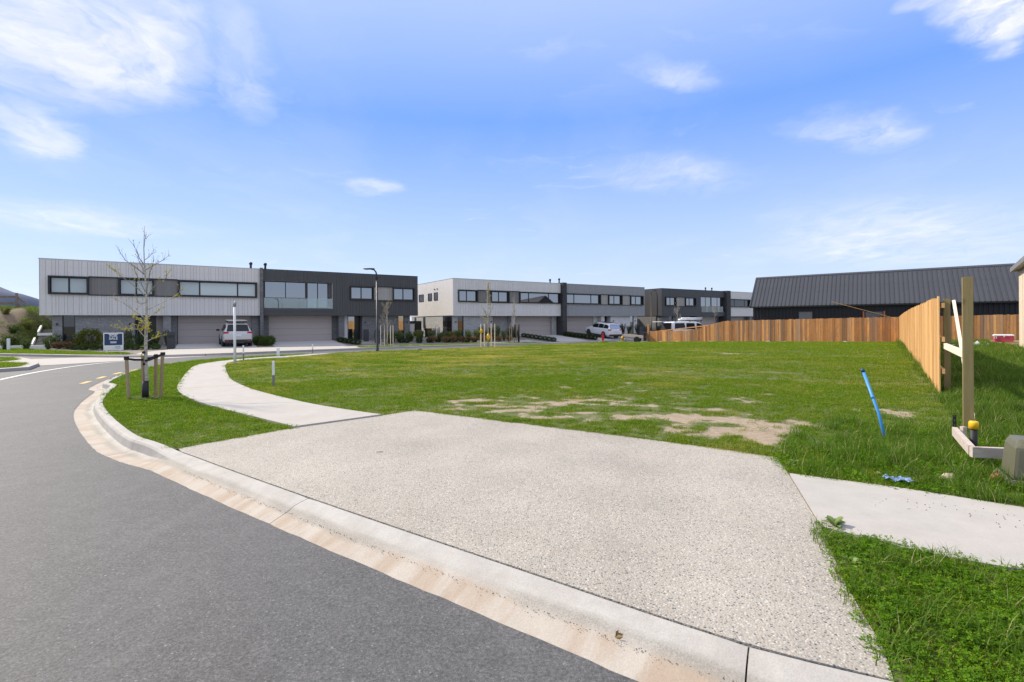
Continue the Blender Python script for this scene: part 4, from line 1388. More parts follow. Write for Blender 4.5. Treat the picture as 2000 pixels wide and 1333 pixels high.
# ------------------------------------------------------------------ black long house behind the fence
bd = Vector((.805, -.593))
BA = math.atan2(bd.y, bd.x)
barn = empty('black_gable_house', (21.6, 44.0, 0), BA, label='long low black house with charcoal ribbed metal roof behind the timber fence', cat='house')
BL_, EAV, RIDGE, RUN, ZB = 23.0, 2.85, 5.57, 3.1, -.55
MB().box(.15, BL_ - .15, .25, 2 * RUN - .25, ZB - .3, EAV - .05).build('wall', M['black_wall'], barn)
mbw = MB()
x = .18
while x < BL_ - .3:                       # corrugated sheet face
    mbw.box(x, x + .13, .19, .25, ZB - .2, EAV - .06)
    x += .27
o = mbw.build('wall_ribs', M['black_wall'], barn)
o['kind'] = 'stuff'
MB().add([(.1, .2, EAV - .03), (.1, RUN, RIDGE - .06), (.1, 2 * RUN - .2, EAV - .03), (.2, .2, EAV - .03), (.2, RUN, RIDGE - .06), (.2, 2 * RUN - .2, EAV - .03)],
         [(0, 1, 2), (5, 4, 3), (0, 3, 4, 1), (1, 4, 5, 2), (2, 5, 3, 0)]).build('gable', M['black_wall'], barn)
# roof trays: one pan with a standing rib each
PW = .30
sl_v = Vector((0, RUN, RIDGE - EAV)).normalized()
nrm = Vector((0, -sl_v.z, sl_v.y))
LEN = math.hypot(RUN, RIDGE - EAV) + .06


def tray():
    mb = MB()
    prof = [(0, 0), (.012, .045), (.04, .045), (.052, .004), (PW - .002, .004)]
    base = [(x_, 0) for x_, _ in prof]
    top, bot = [], []
    for xx, hh in prof:
        top.append((xx, hh))
    A = [Vector((xx, 0, 0)) + nrm * (hh + .02) for xx, hh in prof]
    Bq = [p + sl_v * LEN for p in A]
    n = len(A)
    mb.add(A + Bq, [(i, i + 1, n + i + 1, n + i) for i in range(n - 1)])
    A2 = [Vector((xx, 0, 0)) - nrm * .0 for xx, _ in prof]
    mb.add([A[0], A[-1], A2[-1], A2[0]], [(0, 1, 2, 3)])
    return mb.mesh('roof_panel', M['roof_dark'])


tm = tray()
roof = empty('roof', (0, 0, 0), parent=barn)
nx = int(BL_ / PW)
for k in range(nx):
    for side in (0, 1):
        o = bpy.data.objects.new('roof_panel', tm)
        if side == 0:
            o.location = (k * PW, -.12, EAV - .10)
        else:
            o.location = ((k + 1) * PW, 2 * RUN + .12, EAV - .10)
            o.rotation_euler = (0, 0, PI)
        link(o, roof)
rc = MB()
for s_ in (-1, 1):
    rc.hexa([(-.05, RUN, RIDGE + .05), (BL_ + .03, RUN, RIDGE + .05), (BL_ + .03, RUN + s_ * .17, RIDGE - .10), (-.05, RUN + s_ * .17, RIDGE - .10), (-.05, RUN, RIDGE + .075), (BL_ + .03, RUN, RIDGE + .075), (BL_ + .03, RUN + s_ * .18, RIDGE - .08), (-.05, RUN + s_ * .18, RIDGE - .08)])
rc.build('ridge_cap', M['roof_dark'], roof)
MB().beam((-.04, -.16, EAV - .10), (-.04, RUN, RIDGE - .02), .08, .16).beam((-.04, 2 * RUN + .16, EAV - .10), (-.04, RUN, RIDGE - .02), .08, .16).build('barge_board', M['roof_dark'], roof)
MB().box(-.05, BL_, -.26, -.13, EAV - .20, EAV - .10).build('gutter', M['black_wall'], roof)
for x0, x1, z0, z1, mm in ((3.7, 4.8, .9, 2.3, 'brown_panel'), (8.35, 9.55, .9, 2.2, 'dark_glass'), (11.6, 14.6, .4, 2.3, 'dark_glass'), (19.2, 20.6, .6, 2.0, 'glass'), (20.9, 22.0, .6, 2.0, 'glass')):
    f = frame_rect(barn, 'window', x0, x1, z0, z1, .10, .20, .06, M['black'])
    piece('pane', M[mm], x0 + .06, x1 - .06, .13, .15, z0 + .06, z1 - .06, f)
for x in (8.27, 9.6):
    box('timber_jamb', M['orange'], x - .05, x + .05, .08, .19, .7, 2.2, barn)

# ------------------------------------------------------------------ house at the right edge, its deck and cooler box
rh = empty('timber_house', (18.45, 17.05, 0), math.radians(-42.2), label='pale ply clad house wall with grey eave at the right edge', cat='house')
box('wall', M['ply'], 0, 6, 0, 6.68, -.6, 3.66, rh)
for k in range(1, 5):
    box('sheet_joint', M['ply'], -.012, -.001, k * 1.25 - .02, k * 1.25 + .02, -.2, 3.6, rh)
for k in range(5):
    box('batten', M['ply'], .9 + k * 1.2, .95 + k * 1.2, -.03, -.002, -.2, 3.6, rh)
MB().hexa([(-.16, -.45, 3.66), (6.4, -.45, 3.66), (6.4, 6.9, 3.66), (-.16, 6.9, 3.66), (-.16, -.45, 3.80), (6.4, -.45, 3.80), (6.4, 6.9, 3.86), (-.16, 6.9, 3.86)]).build('roof', M['roof_dark'], rh)
MB().box(-.26, -.165, -.45, 6.95, 3.64, 3.84).build('gutter', M['grey_post'], rh)
f = frame_rect(rh, 'window', .35, 1.5, 1.5, 2.6, -.04, .0 - .002, .06, M['black'])
piece('pane', M['dark_glass'], .41, 1.44, -.03, -.01, 1.56, 2.54, f)
dk = empty('timber_deck', (22.6, 21.9, 0), BA, label='low brown timber deck under the pink cooler', cat='deck')
for k in range(44):
    piece('deck_board', M['deck'], -.05, 4.0, -.9 + k * .145 + 0.9, -.9 + k * .145 + .135 + 0.9, .29, .32, dk)
box('fascia', M['deck'], -.08, -.052, -.02, 6.4, .0, .30, dk)
box('fascia', M['deck'], -.05, 4.0, -.03, -.002, .0, .285, dk)
dk.location = (23.85, 22.9, -.02)
cl = empty('cooler_box', (25.5, 25.25, .302), BA, label='pink cooler box with white lid on the low deck', cat='cooler')
mb = MB()
mb.loft([[(sx * (.42 + .03 * t), sy * (.22 + .02 * t), z) for sx, sy in ((-1, -1), (1, -1), (1, 1), (-1, 1))] for z, t in ((0, 0), (.34, 1))], smooth=False)
mb.build('body', M['coral'], cl, .03)
cl.scale = (.82, .82, .95)
mb = MB().loft([[(sx * a, sy * c, z) for sx, sy in ((-1, -1), (1, -1), (1, 1), (-1, 1))] for z, a, c in ((.335, .465, .255), (.39, .46, .25), (.42, .40, .20))], smooth=False)
mb.build('lid', M['white'], cl, .012)
for s_ in (-1, 1):
    frame_rect(cl, 'handle', -.46, -.33, .20, .32, -.265, -.235, .025, M['white']) if s_ < 0 else box('handle', M['white'], .465, .49, -.1, .1, .24, .30, cl)
box('latch', M['white'], -.03, .03, -.27, -.245, .28, .36, cl)

# ------------------------------------------------------------------ timber fences
def paling_fence(root, A, Bp, height, side, mat, rail_mat, post_mat, step=.152, post_step=2.45, base=.0, rnd=None, zf=None, post_h=.0, skip_post_from=0.0, thick=.019):
    """palings on one side (side = +1: to the left of A->B), three rails and posts on the other"""
    A, Bp = Vector(A), Vector(Bp)
    d = (Bp - A)
    L = d.length
    d.normalize()
    q = Vector((-d.y, d.x)) * side
    ang = math.atan2(d.y, d.x)
    if mat.name not in _unit:
        _unit[mat.name] = MB().box(0, 1, 0, 1, 0, 1).mesh('unit_' + mat.name, mat)
    s_ = 0.0
    while s_ < L - .05:
        p = A + d * s_
        z0 = zf(p.x, p.y)
        h = height(s_)
        o = bpy.data.objects.new('paling', _unit[mat.name])
        t = rnd.uniform(-.005, .011)
        pp = p + q * (.006 + t)
        o.location = (pp.x, pp.y, z0 + base + rnd.uniform(-.02, .01))
        w = step - rnd.uniform(.003, .011)
        o.scale = (w, thick * side, h + rnd.uniform(-.016, .010))
        o.rotation_euler = (rnd.uniform(-.004, .004), rnd.uniform(-.003, .003), ang)
        link(o, root)
        s_ += step
    for hz in (.22, .55, .90):
        n = max(1, int(L / 4.8))
        for k in range(n):
            a, c = A + d * (L * k / n) - q * .03, A + d * (L * (k + 1) / n) - q * .03
            ha, hc = height(L * k / n), height(L * (k + 1) / n - .01)
            MB().beam((a.x, a.y, zf(a.x, a.y) + base + ha * hz), (c.x, c.y, zf(c.x, c.y) + base + hc * hz), .045, .09).build('rail', rail_mat, root)
    s_ = skip_post_from
    while s_ < L:
        p = A + d * s_ - q * .115
        z0 = zf(p.x, p.y)
        MB().box(-.05, .05, -.05, .05, -.3, height(min(s_, L - .01)) + post_h).build('post', post_mat, root, loc=(p.x, p.y, z0), rot=(0, 0, ang))
        s_ += post_step


rf = random.Random(5)
CX_ = (27.5, 34.5)
fd = Vector((-.776, .631)).normalized()
LEFT = (CX_[0] + fd.x * 18.6, CX_[1] + fd.y * 18.6)
RIGHT = (CX_[0] - fd.x * 8, CX_[1] - fd.y * 8)


def hb(s_):                                # low at the street end, then ramping up
    return 1.02 + .78 * sstep(3.2, 7.2, s_)


back = empty('back_fence', (0, 0, 0), label='long aged brown paling fence across the back of the section', cat='fence')
paling_fence(back, LEFT, CX_, hb, -1, M['pal_old'], M['pal_old'], M['treated'], rnd=rf, zf=zlawn, base=.03)
paling_fence(back, (CX_[0] - fd.x * .02, CX_[1] - fd.y * .02), RIGHT, lambda s_: 1.8, -1, M['pal_old'], M['pal_old'], M['treated'], rnd=rf, zf=zlawn, base=.03)
ep = Vector(LEFT) + fd * .12
MB().box(-.09, .09, -.06, .06, -.3, 1.72).build('end_post', M['pal_old'], back, loc=(ep.x, ep.y, zlawn(ep.x, ep.y)), rot=(0, 0, math.atan2(-fd.y, -fd.x)))
NF0 = Vector((8.09, 9.17))
nfd = (Vector(CX_) - NF0).normalized()
newf = empty('new_fence', (0, 0, 0), label='freshly built pale paling fence running away from the viewer on the right', cat='fence')
paling_fence(newf, NF0, (CX_[0] - nfd.x * .2, CX_[1] - nfd.y * .2), lambda s_: 1.83 - .02 * s_ / 32, 1, M['pal_new'], M['pal_new'], M['treated'], rnd=rf, zf=zlawn, base=.02, skip_post_from=.45, post_h=-.02)
# the rail that runs on past the last paling, and the brace behind it
q = Vector((-nfd.y, nfd.x))
a, c = NF0 - nfd * 2.95 - q * .06, NF0 + nfd * .2 - q * .06
MB().beam((a.x, a.y, 1.0), (c.x, c.y, 1.0), .05, .10).build('loose_rail', M['pine'], newf, label='pale pine rail jutting past the last paling')
MB().beam((a.x - nfd.x * .002, a.y - nfd.y * .002, 1.0), (a.x, a.y, 1.0), .049, .099).build('rail_end', M['endgrain'], newf)
bp0, bp1 = Vector((6.28, 6.62, .06)), Vector((7.80, 8.58, 1.80))
MB().beam(bp0, bp1, .10, .045, up=(-.6, .8, 0)).build('brace', M['pine'], newf)
pp = Vector((5.63, 6.01))
MB().box(-.049, .049, -.045, .045, -.35, 1.93).build('timber_post', M['treated'], None, .004, loc=(pp.x, pp.y, .09), rot=(0, 0, math.radians(-38)),
                                                    label='tall square greenish timber post standing alone before the new fence', cat='post')

# ------------------------------------------------------------------ things beside the near post
ang = math.atan2(5.33 - 4.58, 4.85 - 4.3)
L1a, L1b = Vector((4.30, 4.56, .27)), Vector((4.86, 5.35, .27))
pb = empty('profile_board', (4.3, 4.56, 0), label='weathered L shaped timber profile boards beside the yellow capped pipe', cat='timber')
pb.location = (0, 0, 0)
MB().beam(L1a, L1b, .045, .09).build('board', M['grey_pine'], pb)
MB().beam((4.27, 4.535, .265), (4.60, 4.46, .265), .045, .095).build('board', M['grey_pine'], pb)
for x, y in ((4.62, 4.50), (4.89, 5.28)):
    MB().box(-.02, .02, -.02, .02, -.1, .235).build('peg', M['grey_pine'], pb, loc=(x, y, .1))
vp = empty('marker_pipe', (4.745, 5.02, .08), label='black plastic pipe with a yellow cap beside the post', cat='pipe')
MB().tube([(0, 0, -.1), (.012, 0, .32)], .032, 16).build('pipe', M['rubber'], vp)
MB().tube([(.010, 0, .29), (.0125, 0, .355), (.013, 0, .368)], [.041, .040, .032], 16).build('cap', M['yellow'], vp)
st = empty('metal_strap', (4.95, 5.45, .08), label='perforated black steel strap standing by the post foot', cat='strap')
mb = MB()
for k in range(7):
    mb.box(-.02, -.006, -.003, .003, k * .05, k * .05 + .05).box(.006, .02, -.003, .003, k * .05, k * .05 + .05).box(-.006, .006, -.003, .003, k * .05, k * .05 + .03)
mb.build('bar', M['dark_metal'], st)
# service pillar box cut by the frame
bx = empty('service_pillar', (4.395, 4.02, .07), math.radians(-33), label='olive green plastic service pillar box at the right edge', cat='utility box')
bx.scale = (1.12, 1.12, 1.12)
ring = lambda z, a, c, y=0: [(sx * a, y + sy * c, z) for sx, sy in ((-1, -1), (1, -1), (1, 1), (-1, 1))]
MB().loft([ring(-.1, .24, .19), ring(.07, .24, .19), ring(.10, .22, .17)], smooth=False).build('base', M['pillar_box'], bx, .012)
MB().loft([ring(.095, .205, .155), ring(.33, .185, .140), ring(.385, .16, .10, .01)], smooth=False).build('cover', M['pillar_box'], bx, .022)
box('slot', M['dark_metal'], -.02, .16, -.172, -.150, .115, .125, bx)
box('sticker', M['white'], .03, .09, -.1515, -.146, .215, .245, bx)
MB().tube([(-.2, -.16, .085), (-.2, -.18, .085)], .012, 8).build('bolt', M['grey_post'], bx)
box('seam', M['dark_metal'], -.215, .215, -.165, .165, .0985, .1035, bx)
box('hinge', M['pillar_box'], -.03, .03, -.160, -.135, .325, .345, bx)
rng2 = random.Random(3)


def rock(name, loc, r, mat, label, group=None, flat=.6, cat='stone', sub=2):
    bm = bmesh.new()
    bmesh.ops.create_icosphere(bm, subdivisions=sub, radius=1)
    sd = rng2.uniform(0, 50)
    for v in bm.verts:
        k = 1 + .32 * mnoise.noise(v.co * 1.3 + Vector((sd, 0, 0))) + .1 * mnoise.noise(v.co * 4 + Vector((0, sd, 0)))
        v.co = Vector((v.co.x * r * k, v.co.y * r * .75 * k, v.co.z * r * flat * k))
    me = bpy.data.meshes.new(name)
    bm.to_mesh(me)
    bm.free()
    me.materials.append(mat)
    for p in me.polygons:
        p.use_smooth = sub > 1
    o = bpy.data.objects.new(name, me)
    o.location = loc
    o.rotation_euler = (0, 0, rng2.uniform(0, 6))
    return link(o, None, label, cat, group)


rock('rock', (3.80, 4.24, .115), .075, M['stone'], 'rounded tan stone in the grass before the profile board')
rock('rock', (3.93, 4.36, .105), .05, M['stone'], 'flat grey tan stone behind the rounded one', flat=.4)
rock('rock', (3.32, 4.42, .105), .03, M['stone'], 'tiny pale stone beside the blue plastic scrap', flat=.5)
rock('red_scrap', (4.13, 4.16, .14), .045, M['coral'], 'small red plastic scrap beside the service pillar', flat=.9, cat='litter')
bmv = MB()
pts = []
for i in range(7):
    for j in range(4):
        pts.append((i * .033 - .1, j * .033 - .05 + .02 * math.sin(i * 1.7), .012 + .016 * math.sin(i * 2.3 + j * 1.9)))
bmv.add(pts, [(i * 4 + j, (i + 1) * 4 + j, (i + 1) * 4 + j + 1, i * 4 + j + 1) for i in range(6) for j in range(3)])
ob = bmv.build('plastic_scrap', M['blue_bag'], None, 0, (3.30, 4.17, .125), (0, 0, -.4), label='crumpled blue plastic scrap in the grass by the footpath', cat='litter')
ob.modifiers.new('thickness', 'SOLIDIFY').thickness = .003
bpn = empty('water_pipe', (4.41, 5.72, .08), label='thin blue plastic water pipe leaning out of the lawn', cat='pipe')
MB().tube([(.0, 0, -.12), (-.016, .12, .30), (-.045, .33, .78)], .017, 12).build('pipe', M['blue_pipe'], bpn)
MB().tube([(-.0265, .192, .465), (-.0285, .208, .50)], .0195, 12).build('coupling', M['blue_pipe'], bpn)
MB().tube([(-.0445, .327, .772), (-.0475, .343, .81)], .0215, 12).build('tape_end', M['navy'], bpn)
# white sheet and timber heap seen past the post
wr = MB()
pts, nx_, ny_ = [], 9, 6
for i in range(nx_):
    for j in range(ny_):
        pts.append((i * .22, j * .22, .02 + .28 * math.exp(-((i - 3) ** 2 + (j - 2.5) ** 2) / 9) * (1 + .5 * math.sin(i * 2.1 + j)) + .05 * math.sin(i * 3 + j * 2)))
wr.add(pts, [(i * ny_ + j, (i + 1) * ny_ + j, (i + 1) * ny_ + j + 1, i * ny_ + j + 1) for i in range(nx_ - 1) for j in range(ny_ - 1)], 0, True)
ob = wr.build('plastic_sheet', M['sheet'], None, 0, (23.3, 25.2, -.06), (0, 0, -.6), label='crumpled white plastic sheet on the grass behind the post', cat='sheet')
ob.modifiers.new('thickness', 'SOLIDIFY').thickness = .01
for k, (x, y, r_, m_) in enumerate(((22.1, 24.2, .3, 'pine'), (22.3, 24.5, .8, 'pal_new'), (21.9, 24.6, -.2, 'dark_metal'), (22.5, 24.1, .5, 'pal_old'))):
    MB().beam((-.8, 0, .06 + .07 * k), (.8, .1 * k, .10 + .12 * k), .12, .05).build('offcut', M[m_], None, 0, (x, y, -.02), (0, 0, r_),
                                                                                   label=['pale pine offcut lying in the heap behind the new fence', 'fresh paling offcut on the heap behind the new fence', 'dark metal length in the heap behind the new fence', 'aged brown board on top of the heap behind the new fence'][k], cat='offcut')
MB().beam((25.2, 38.3, 2.95), (28.6, 36.8, 1.72), .09, .035).build('leaning_plank', M['pal_new'], None, label='long pale plank leaning above the fence in front of the black house', cat='plank')

# ------------------------------------------------------------------ foliage helpers
def leaf_mesh(name, items, mats, rnd, wide=.5):
    """items: (position, direction, length); diamond shaped leaves with a fold"""
    V, Fc, rn = [], [], []
    for p, d, L in items:
        d = Vector(d).normalized()
        r = d.cross(Vector((rnd.uniform(-1, 1), rnd.uniform(-1, 1), rnd.uniform(-.2, 1))))
        if r.length < 1e-3:
            r = d.orthogonal()
        r.normalize()
        n = d.cross(r)
        o = len(V)
        p = Vector(p)
        w = L * wide / 2
        V += [tuple(p), tuple(p + d * L * .5 + r * w + n * L * .08), tuple(p + d * L), tuple(p + d * L * .5 - r * w + n * L * .08)]
        Fc += [(o, o + 1, o + 2), (o, o + 2, o + 3)]
        rn += [rnd.random()] * 4
    me = bpy.data.meshes.new(name)
    me.from_pydata(V, [], Fc)
    me.materials.append(mats)
    at = me.attributes.new('rnd', 'FLOAT', 'POINT')
    at.data.foreach_set('value', np.array(rn, np.float32))
    me.update()
    return me


def obj_of(name, me, parent=None, loc=None, **kw):
    o = bpy.data.objects.new(name, me)
    if loc:
        o.location = loc
    return link(o, parent, **kw)


def rvec(rnd):
    while True:
        v = Vector((rnd.uniform(-1, 1), rnd.uniform(-1, 1), rnd.uniform(-1, 1)))
        if .05 < v.length < 1:
            return v


def shrub_parts(kind, seed):
    """(meshes) of a garden plant about 1 m high/wide, standing on z = 0"""
    r = random.Random(seed)
    it, stems = [], MB()
    if kind == 'bushy':                    # upright leafy shrub
        for k in range(15):
            a = r.uniform(0, 2 * PI)
            t = Vector((math.cos(a) * r.uniform(.1, .42), math.sin(a) * r.uniform(.1, .42), r.uniform(.5, 1.0)))
            stems.tube([(0, 0, 0), t * .5 + Vector((0, 0, .06)), t], [.016, .011, .005], 5)
            for i in range(60):
                f = r.uniform(.12, 1.0)
                p = t * f + rvec(r) * .10
                it.append((p, rvec(r) + Vector((0, 0, .5)), r.uniform(.07, .13)))
    elif kind == 'ball':                   # clipped ball
        lobes = [rvec(r) * .12 for _ in range(7)]
        stems.tube([(0, 0, 0), (0, 0, .5)], [.03, .015], 6)
        for i in range(2600):
            v = rvec(r).normalized()
            rad = .46 + .05 * math.sin(v.x * 6 + seed) + .04 * math.sin(v.y * 8 + v.z * 5)
            rad *= r.uniform(.55, 1.03)
            it.append((Vector((v.x * rad, v.y * rad, .48 + v.z * rad * .98)), v + rvec(r) * .9, r.uniform(.05, .09)))
    elif kind == 'tussock':                # arching narrow leaves
        for i in range(120):
            a = r.uniform(0, 2 * PI)
            h = r.uniform(.45, 1.0)
            o_ = r.uniform(.1, .5)
            p = Vector((0, 0, 0))
            d = Vector((math.cos(a) * o_, math.sin(a) * o_, h))
            it.append((Vector((r.uniform(-.06, .06), r.uniform(-.06, .06), 0)), d, h))
            it.append((d * .55, Vector((math.cos(a) * (o_ + .4), math.sin(a) * (o_ + .4), .25)), h * .5))
        stems.tube([(0, 0, 0), (0, 0, .12)], [.05, .03], 6)
    elif kind == 'flax':
        for i in range(46):
            a = r.uniform(0, 2 * PI)
            o_ = r.uniform(.1, .75)
            it.append((Vector((0, 0, 0)), Vector((math.cos(a) * o_, math.sin(a) * o_, 1)), r.uniform(.6, 1.0)))
        stems.tube([(0, 0, 0), (0, 0, .1)], [.05, .03], 6)
    return it, stems, r


_pl = {}


def plant(kind, matname, loc, w, h, label, group, seed=0, rz=None, name=None, cat='shrub'):
    key = (kind, matname, seed % 3)
    if key not in _pl:
        it, stems, r = shrub_parts(kind, seed % 3 + hash(kind) % 7 * 0 + len(kind) * 11)
        _pl[key] = (leaf_mesh('foliage', it, M[matname], r, {'tussock': .05, 'flax': .11, 'ball': .55, 'bushy': .5}[kind]), stems.mesh('stem', M['bark_dark']))
    rt = empty(name or 'garden_shrub', loc, rz if rz is not None else random.uniform(0, 6.28), label=label, cat=cat, group=group)
    rt.scale = (w, w, h)
    obj_of('foliage', _pl[key][0], rt)
    obj_of('stem', _pl[key][1], rt)
    return rt


ORD = ['first', 'second', 'third', 'fourth', 'fifth', 'sixth', 'seventh', 'eighth', 'ninth', 'tenth', 'eleventh', 'twelfth', 'thirteenth', 'fourteenth', 'fifteenth',
       'sixteenth', 'seventeenth', 'eighteenth', 'nineteenth', 'twentieth', 'twenty-first', 'twenty-second', 'twenty-third', 'twenty-fourth', 'twenty-fifth', 'twenty-sixth']


def on_lot(u, n, d=.0):
    x, y = UN(u, n)
    return (x, y, LOT(x, y) + d)


# left house garden
g1 = 'plants in the bed below the left house'
plant('ball', 'leaf_olive', on_lot(-4.75, 2.2), 1.55, 1.35, 'large round olive green bush before the left house wall', g1, 1)
plant('bushy', 'leaf_green', on_lot(-6.55, 1.4), .9, 1.0, 'small dark shrub at the left corner of the left house', g1, 2)
plant('tussock', 'leaf_brown', on_lot(-6.2, 2.5), .8, .6, 'reddish brown tussock below the tall slot window', g1, 1, name='tussock_grass', cat='tussock')
plant('tussock', 'leaf_brown', on_lot(-5.75, 2.7), .8, .55, 'tan tussock between the brown one and the round bush', g1, 2, name='tussock_grass', cat='tussock')
plant('flax', 'leaf_dark', on_lot(-5.4, 1.6), .8, .9, 'spiky dark plant between slot window and round bush', g1, 0)
plant('bushy', 'leaf_dark', on_lot(-3.6, 1.7), .8, 1.0, 'dark shrub right of the round bush', g1, 0)
for k, (u, n, w, h) in enumerate(((-2.75, 2.6, .9, 1.1), (-2.15, 2.8, .8, .95), (-1.3, 2.2, .9, 1.05), (-.62, 2.5, .6, 1.15), (-2.45, 3.8, .6, .7), (-1.75, 3.4, .8, .8))):
    plant('bushy', ('leaf_green', 'leaf_dark')[k % 2], on_lot(u, n), w, h, ['tall dark', 'bushy green', 'broad dark', 'narrow upright', 'smallest', 'low spreading'][k] + ' leafy shrub in the bed before the left entry', 'shrubs before the left entry', k)
for k in range(9):
    plant('ball', 'leaf_green', on_lot(-5.2 + k * .52, 4.3 + .25 * k + random.uniform(-.3, .3), -.03), .55, .42, ORD[k] + ' low groundcover clump from the left along the left bed edge', 'groundcover along the left bed', k)
for k, (u, n) in enumerate(((5.05, 2.6), (5.35, 3.2), (5.62, 3.9), (4.95, 3.6), (5.3, 4.6), (5.75, 2.9))):
    plant('ball', 'leaf_green', on_lot(u, n, -.03), .85, .72, ORD[k] + ' of the clipped green balls between the two left drives', 'clipped balls between the left drives', k)
# entry strip of the charcoal house
for k in range(5):
    plant('ball', 'leaf_dark', on_lot(11.05 + .16 * k, 2.5 + k * .7, -.03), .6, .5, ORD[k] + ' small dark ball from the garage edging the charcoal house drive', 'clipped balls edging the middle drive', k)
for k, n in enumerate((1.6, 2.8, 4.0)):
    a = on_lot(12.75, n)
    sl_ = MB().box(-.95 - .1 * k, .95 + .25 * k, -.42, .42, -.12, .03).build('step_slab', M['concrete'], None, .01, (a[0], a[1], a[2] + .01), (0, 0, HANG),
                                                       label=('top', 'middle', 'lowest')[k] + ' concrete entry slab before the charcoal house door', cat='step', group='entry slabs of the charcoal house')
gq = 'leafy shrubs in the middle garden bed'
rp = random.Random(8)
for k in range(26):
    u = 14.2 + k * .47
    n = 3.1 + rp.uniform(-.5, .5) + (.6 if k % 2 else 0)
    plant('bushy', ('leaf_green', 'leaf_olive', 'leaf_green')[k % 3], on_lot(u, n), rp.uniform(.8, 1.15), rp.uniform(.8, 1.15), ORD[k] + ' leafy shrub from the left in the row before the middle houses', gq, k)
for k in range(9):
    plant('tussock', 'leaf_brown', on_lot(18.4 + k * .95 + rp.uniform(-.15, .15), 4.9 + rp.uniform(-.3, .3)), .75, .72, ORD[k] + ' tan tussock from the left in the middle garden bed', 'tan tussocks in the middle bed', k, name='tussock_grass', cat='tussock')
for k in range(10):
    plant('ball', 'leaf_dark', on_lot(14.6 + k * .85 + rp.uniform(-.2, .2), 4.6 + rp.uniform(-.4, .4), -.03), .6, .5, ORD[k] + ' low dark clump from the left in the middle garden bed', 'low clumps in the middle bed', k)
for k, (u, n, w, h) in enumerate(((24.9, 1.8, 1.0, 1.2), (25.8, 1.7, 1.0, 1.15), (26.6, 1.9, .8, 1.3), (27.6, 2.4, .8, 1.0), (28.4, 2.6, .8, .9))):
    plant('bushy', ('leaf_green', 'leaf_dark')[k % 2], on_lot(u, n), w, h, ORD[k] + ' shrub from the left against the pale house wall', 'shrubs against the pale house wall', k)
plant('bushy', 'leaf_red', on_lot(20.6, 4.0), .5, .85, 'orange flowering plant left of the tussocks', None, 1)
plant('bushy', 'leaf_red', on_lot(25.2, 2.6), .7, .8, 'orange flowering plant before the pale brick wall', None, 2)
for k in range(8):
    plant('ball', 'leaf_dark', on_lot(29.75 + .13 * k, 2.0 + k * .55, -.03), .62, .5, ORD[k] + ' dark clipped ball from the pale house pillar along its drive', 'clipped balls edging the pale house drive', k)
for k in range(9):
    plant('ball', 'leaf_dark', on_lot(35.35 + .12 * k, 2.0 + k * .45, -.03), .75, .6, ORD[k] + ' dark ball from the party wall between pale and grey drives', 'clipped balls between the pale and grey drives', k)
for k, (u, n, w, h) in enumerate(((44.4, 1.9, .9, 1.3), (45.2, 2.0, .8, 1.1), (46.9, 1.8, .9, 1.3), (48.6, 2.2, .9, 1.1), (50.2, 2.4, 1.0, 1.2))):
    plant('bushy', 'leaf_dark', on_lot(u, n), w, h, ORD[k] + ' dark shrub from the left against the white house wall', 'shrubs against the white house wall', k)
# big stones, a low wall and bins at the side of the pale house
for k, (u, n) in enumerate(((17.6, 3.0), (18.7, 3.2), (19.4, 2.9))):
    p = on_lot(u, n)
    rock('garden_rock', (p[0], p[1], p[2] + .12), .28, M['cap'], ORD[k] + ' pale boulder from the left among the middle bed shrubs', 'pale boulders in the middle bed')
bp_ = UN(20.9, -2.3)
wb = empty('wheelie_bin', (bp_[0], bp_[1], .07), HANG, label='black wheelie bin with orange lid beside the pale house', cat='bin')
MB().loft([[(sx * a, sy * a, z) for sx, sy in ((-1, -1), (1, -1), (1, 1), (-1, 1))] for z, a in ((.05, .2), (.85, .29))], smooth=False).build('body', M['plastic_dark'], wb, .02)
MB().box(-.31, .31, -.33, .31, .86, .93).build('lid', M['orange'], wb, .02)
for sx in (-.2, .2):
    MB().tube([(sx - .03, .2, .08), (sx + .03, .2, .08)], .09, 10).build('wheel', M['rubber'], wb)
bp_ = UN(19.9, -2.0)
wb = empty('wheelie_bin', (bp_[0], bp_[1], .0), HANG, label='low blue lidded bin left of the orange lidded one', cat='bin')
MB().loft([[(sx * a, sy * a, z) for sx, sy in ((-1, -1), (1, -1), (1, 1), (-1, 1))] for z, a in ((.05, .2), (.70, .27))], smooth=False).build('body', M['plastic_dark'], wb, .02)
MB().box(-.29, .29, -.31, .29, .71, .77).build('lid', M['blue_bag'], wb, .02)
bp_ = UN(21.65, -1.9)
ga = empty('gas_bottle', (bp_[0], bp_[1], .07), label='grey gas bottle pair standing beside the orange lidded bin', cat='gas bottle')
for dx in (-.2, .2):
    MB().tube([(dx, 0, 0), (dx, 0, .9), (dx, 0, 1.02), (dx, 0, 1.05)], [.17, .17, .10, .04], 14).build('bottle', M['cap'], ga)
MB().tube([(-.2, 0, 1.05), (0, 0, 1.2), (.2, 0, 1.05)], .02, 6).build('hose', M['grey_post'], ga)
bp_ = UN(19.3, -3.2)
MB().box(-.4, .4, -.2, .2, 0, 1.35).box(-.43, .43, -.23, .23, 1.35, 1.40).build('meter_cabinet', M['pale_clad'], None, .01, (bp_[0], bp_[1], .05), (0, 0, HANG), label='grey meter cabinet between the middle houses', cat='cabinet')
pf = UN(20.2, -6.5)
MB().box(-1.7, 1.7, -.04, .04, 0, 1.75).build('side_gate', M['black_wall'], None, 0, (pf[0], pf[1], .0), (0, 0, HANG), label='dark side gate closing the gap between the middle houses', cat='gate')
pf = UN(51.0, -3.0)
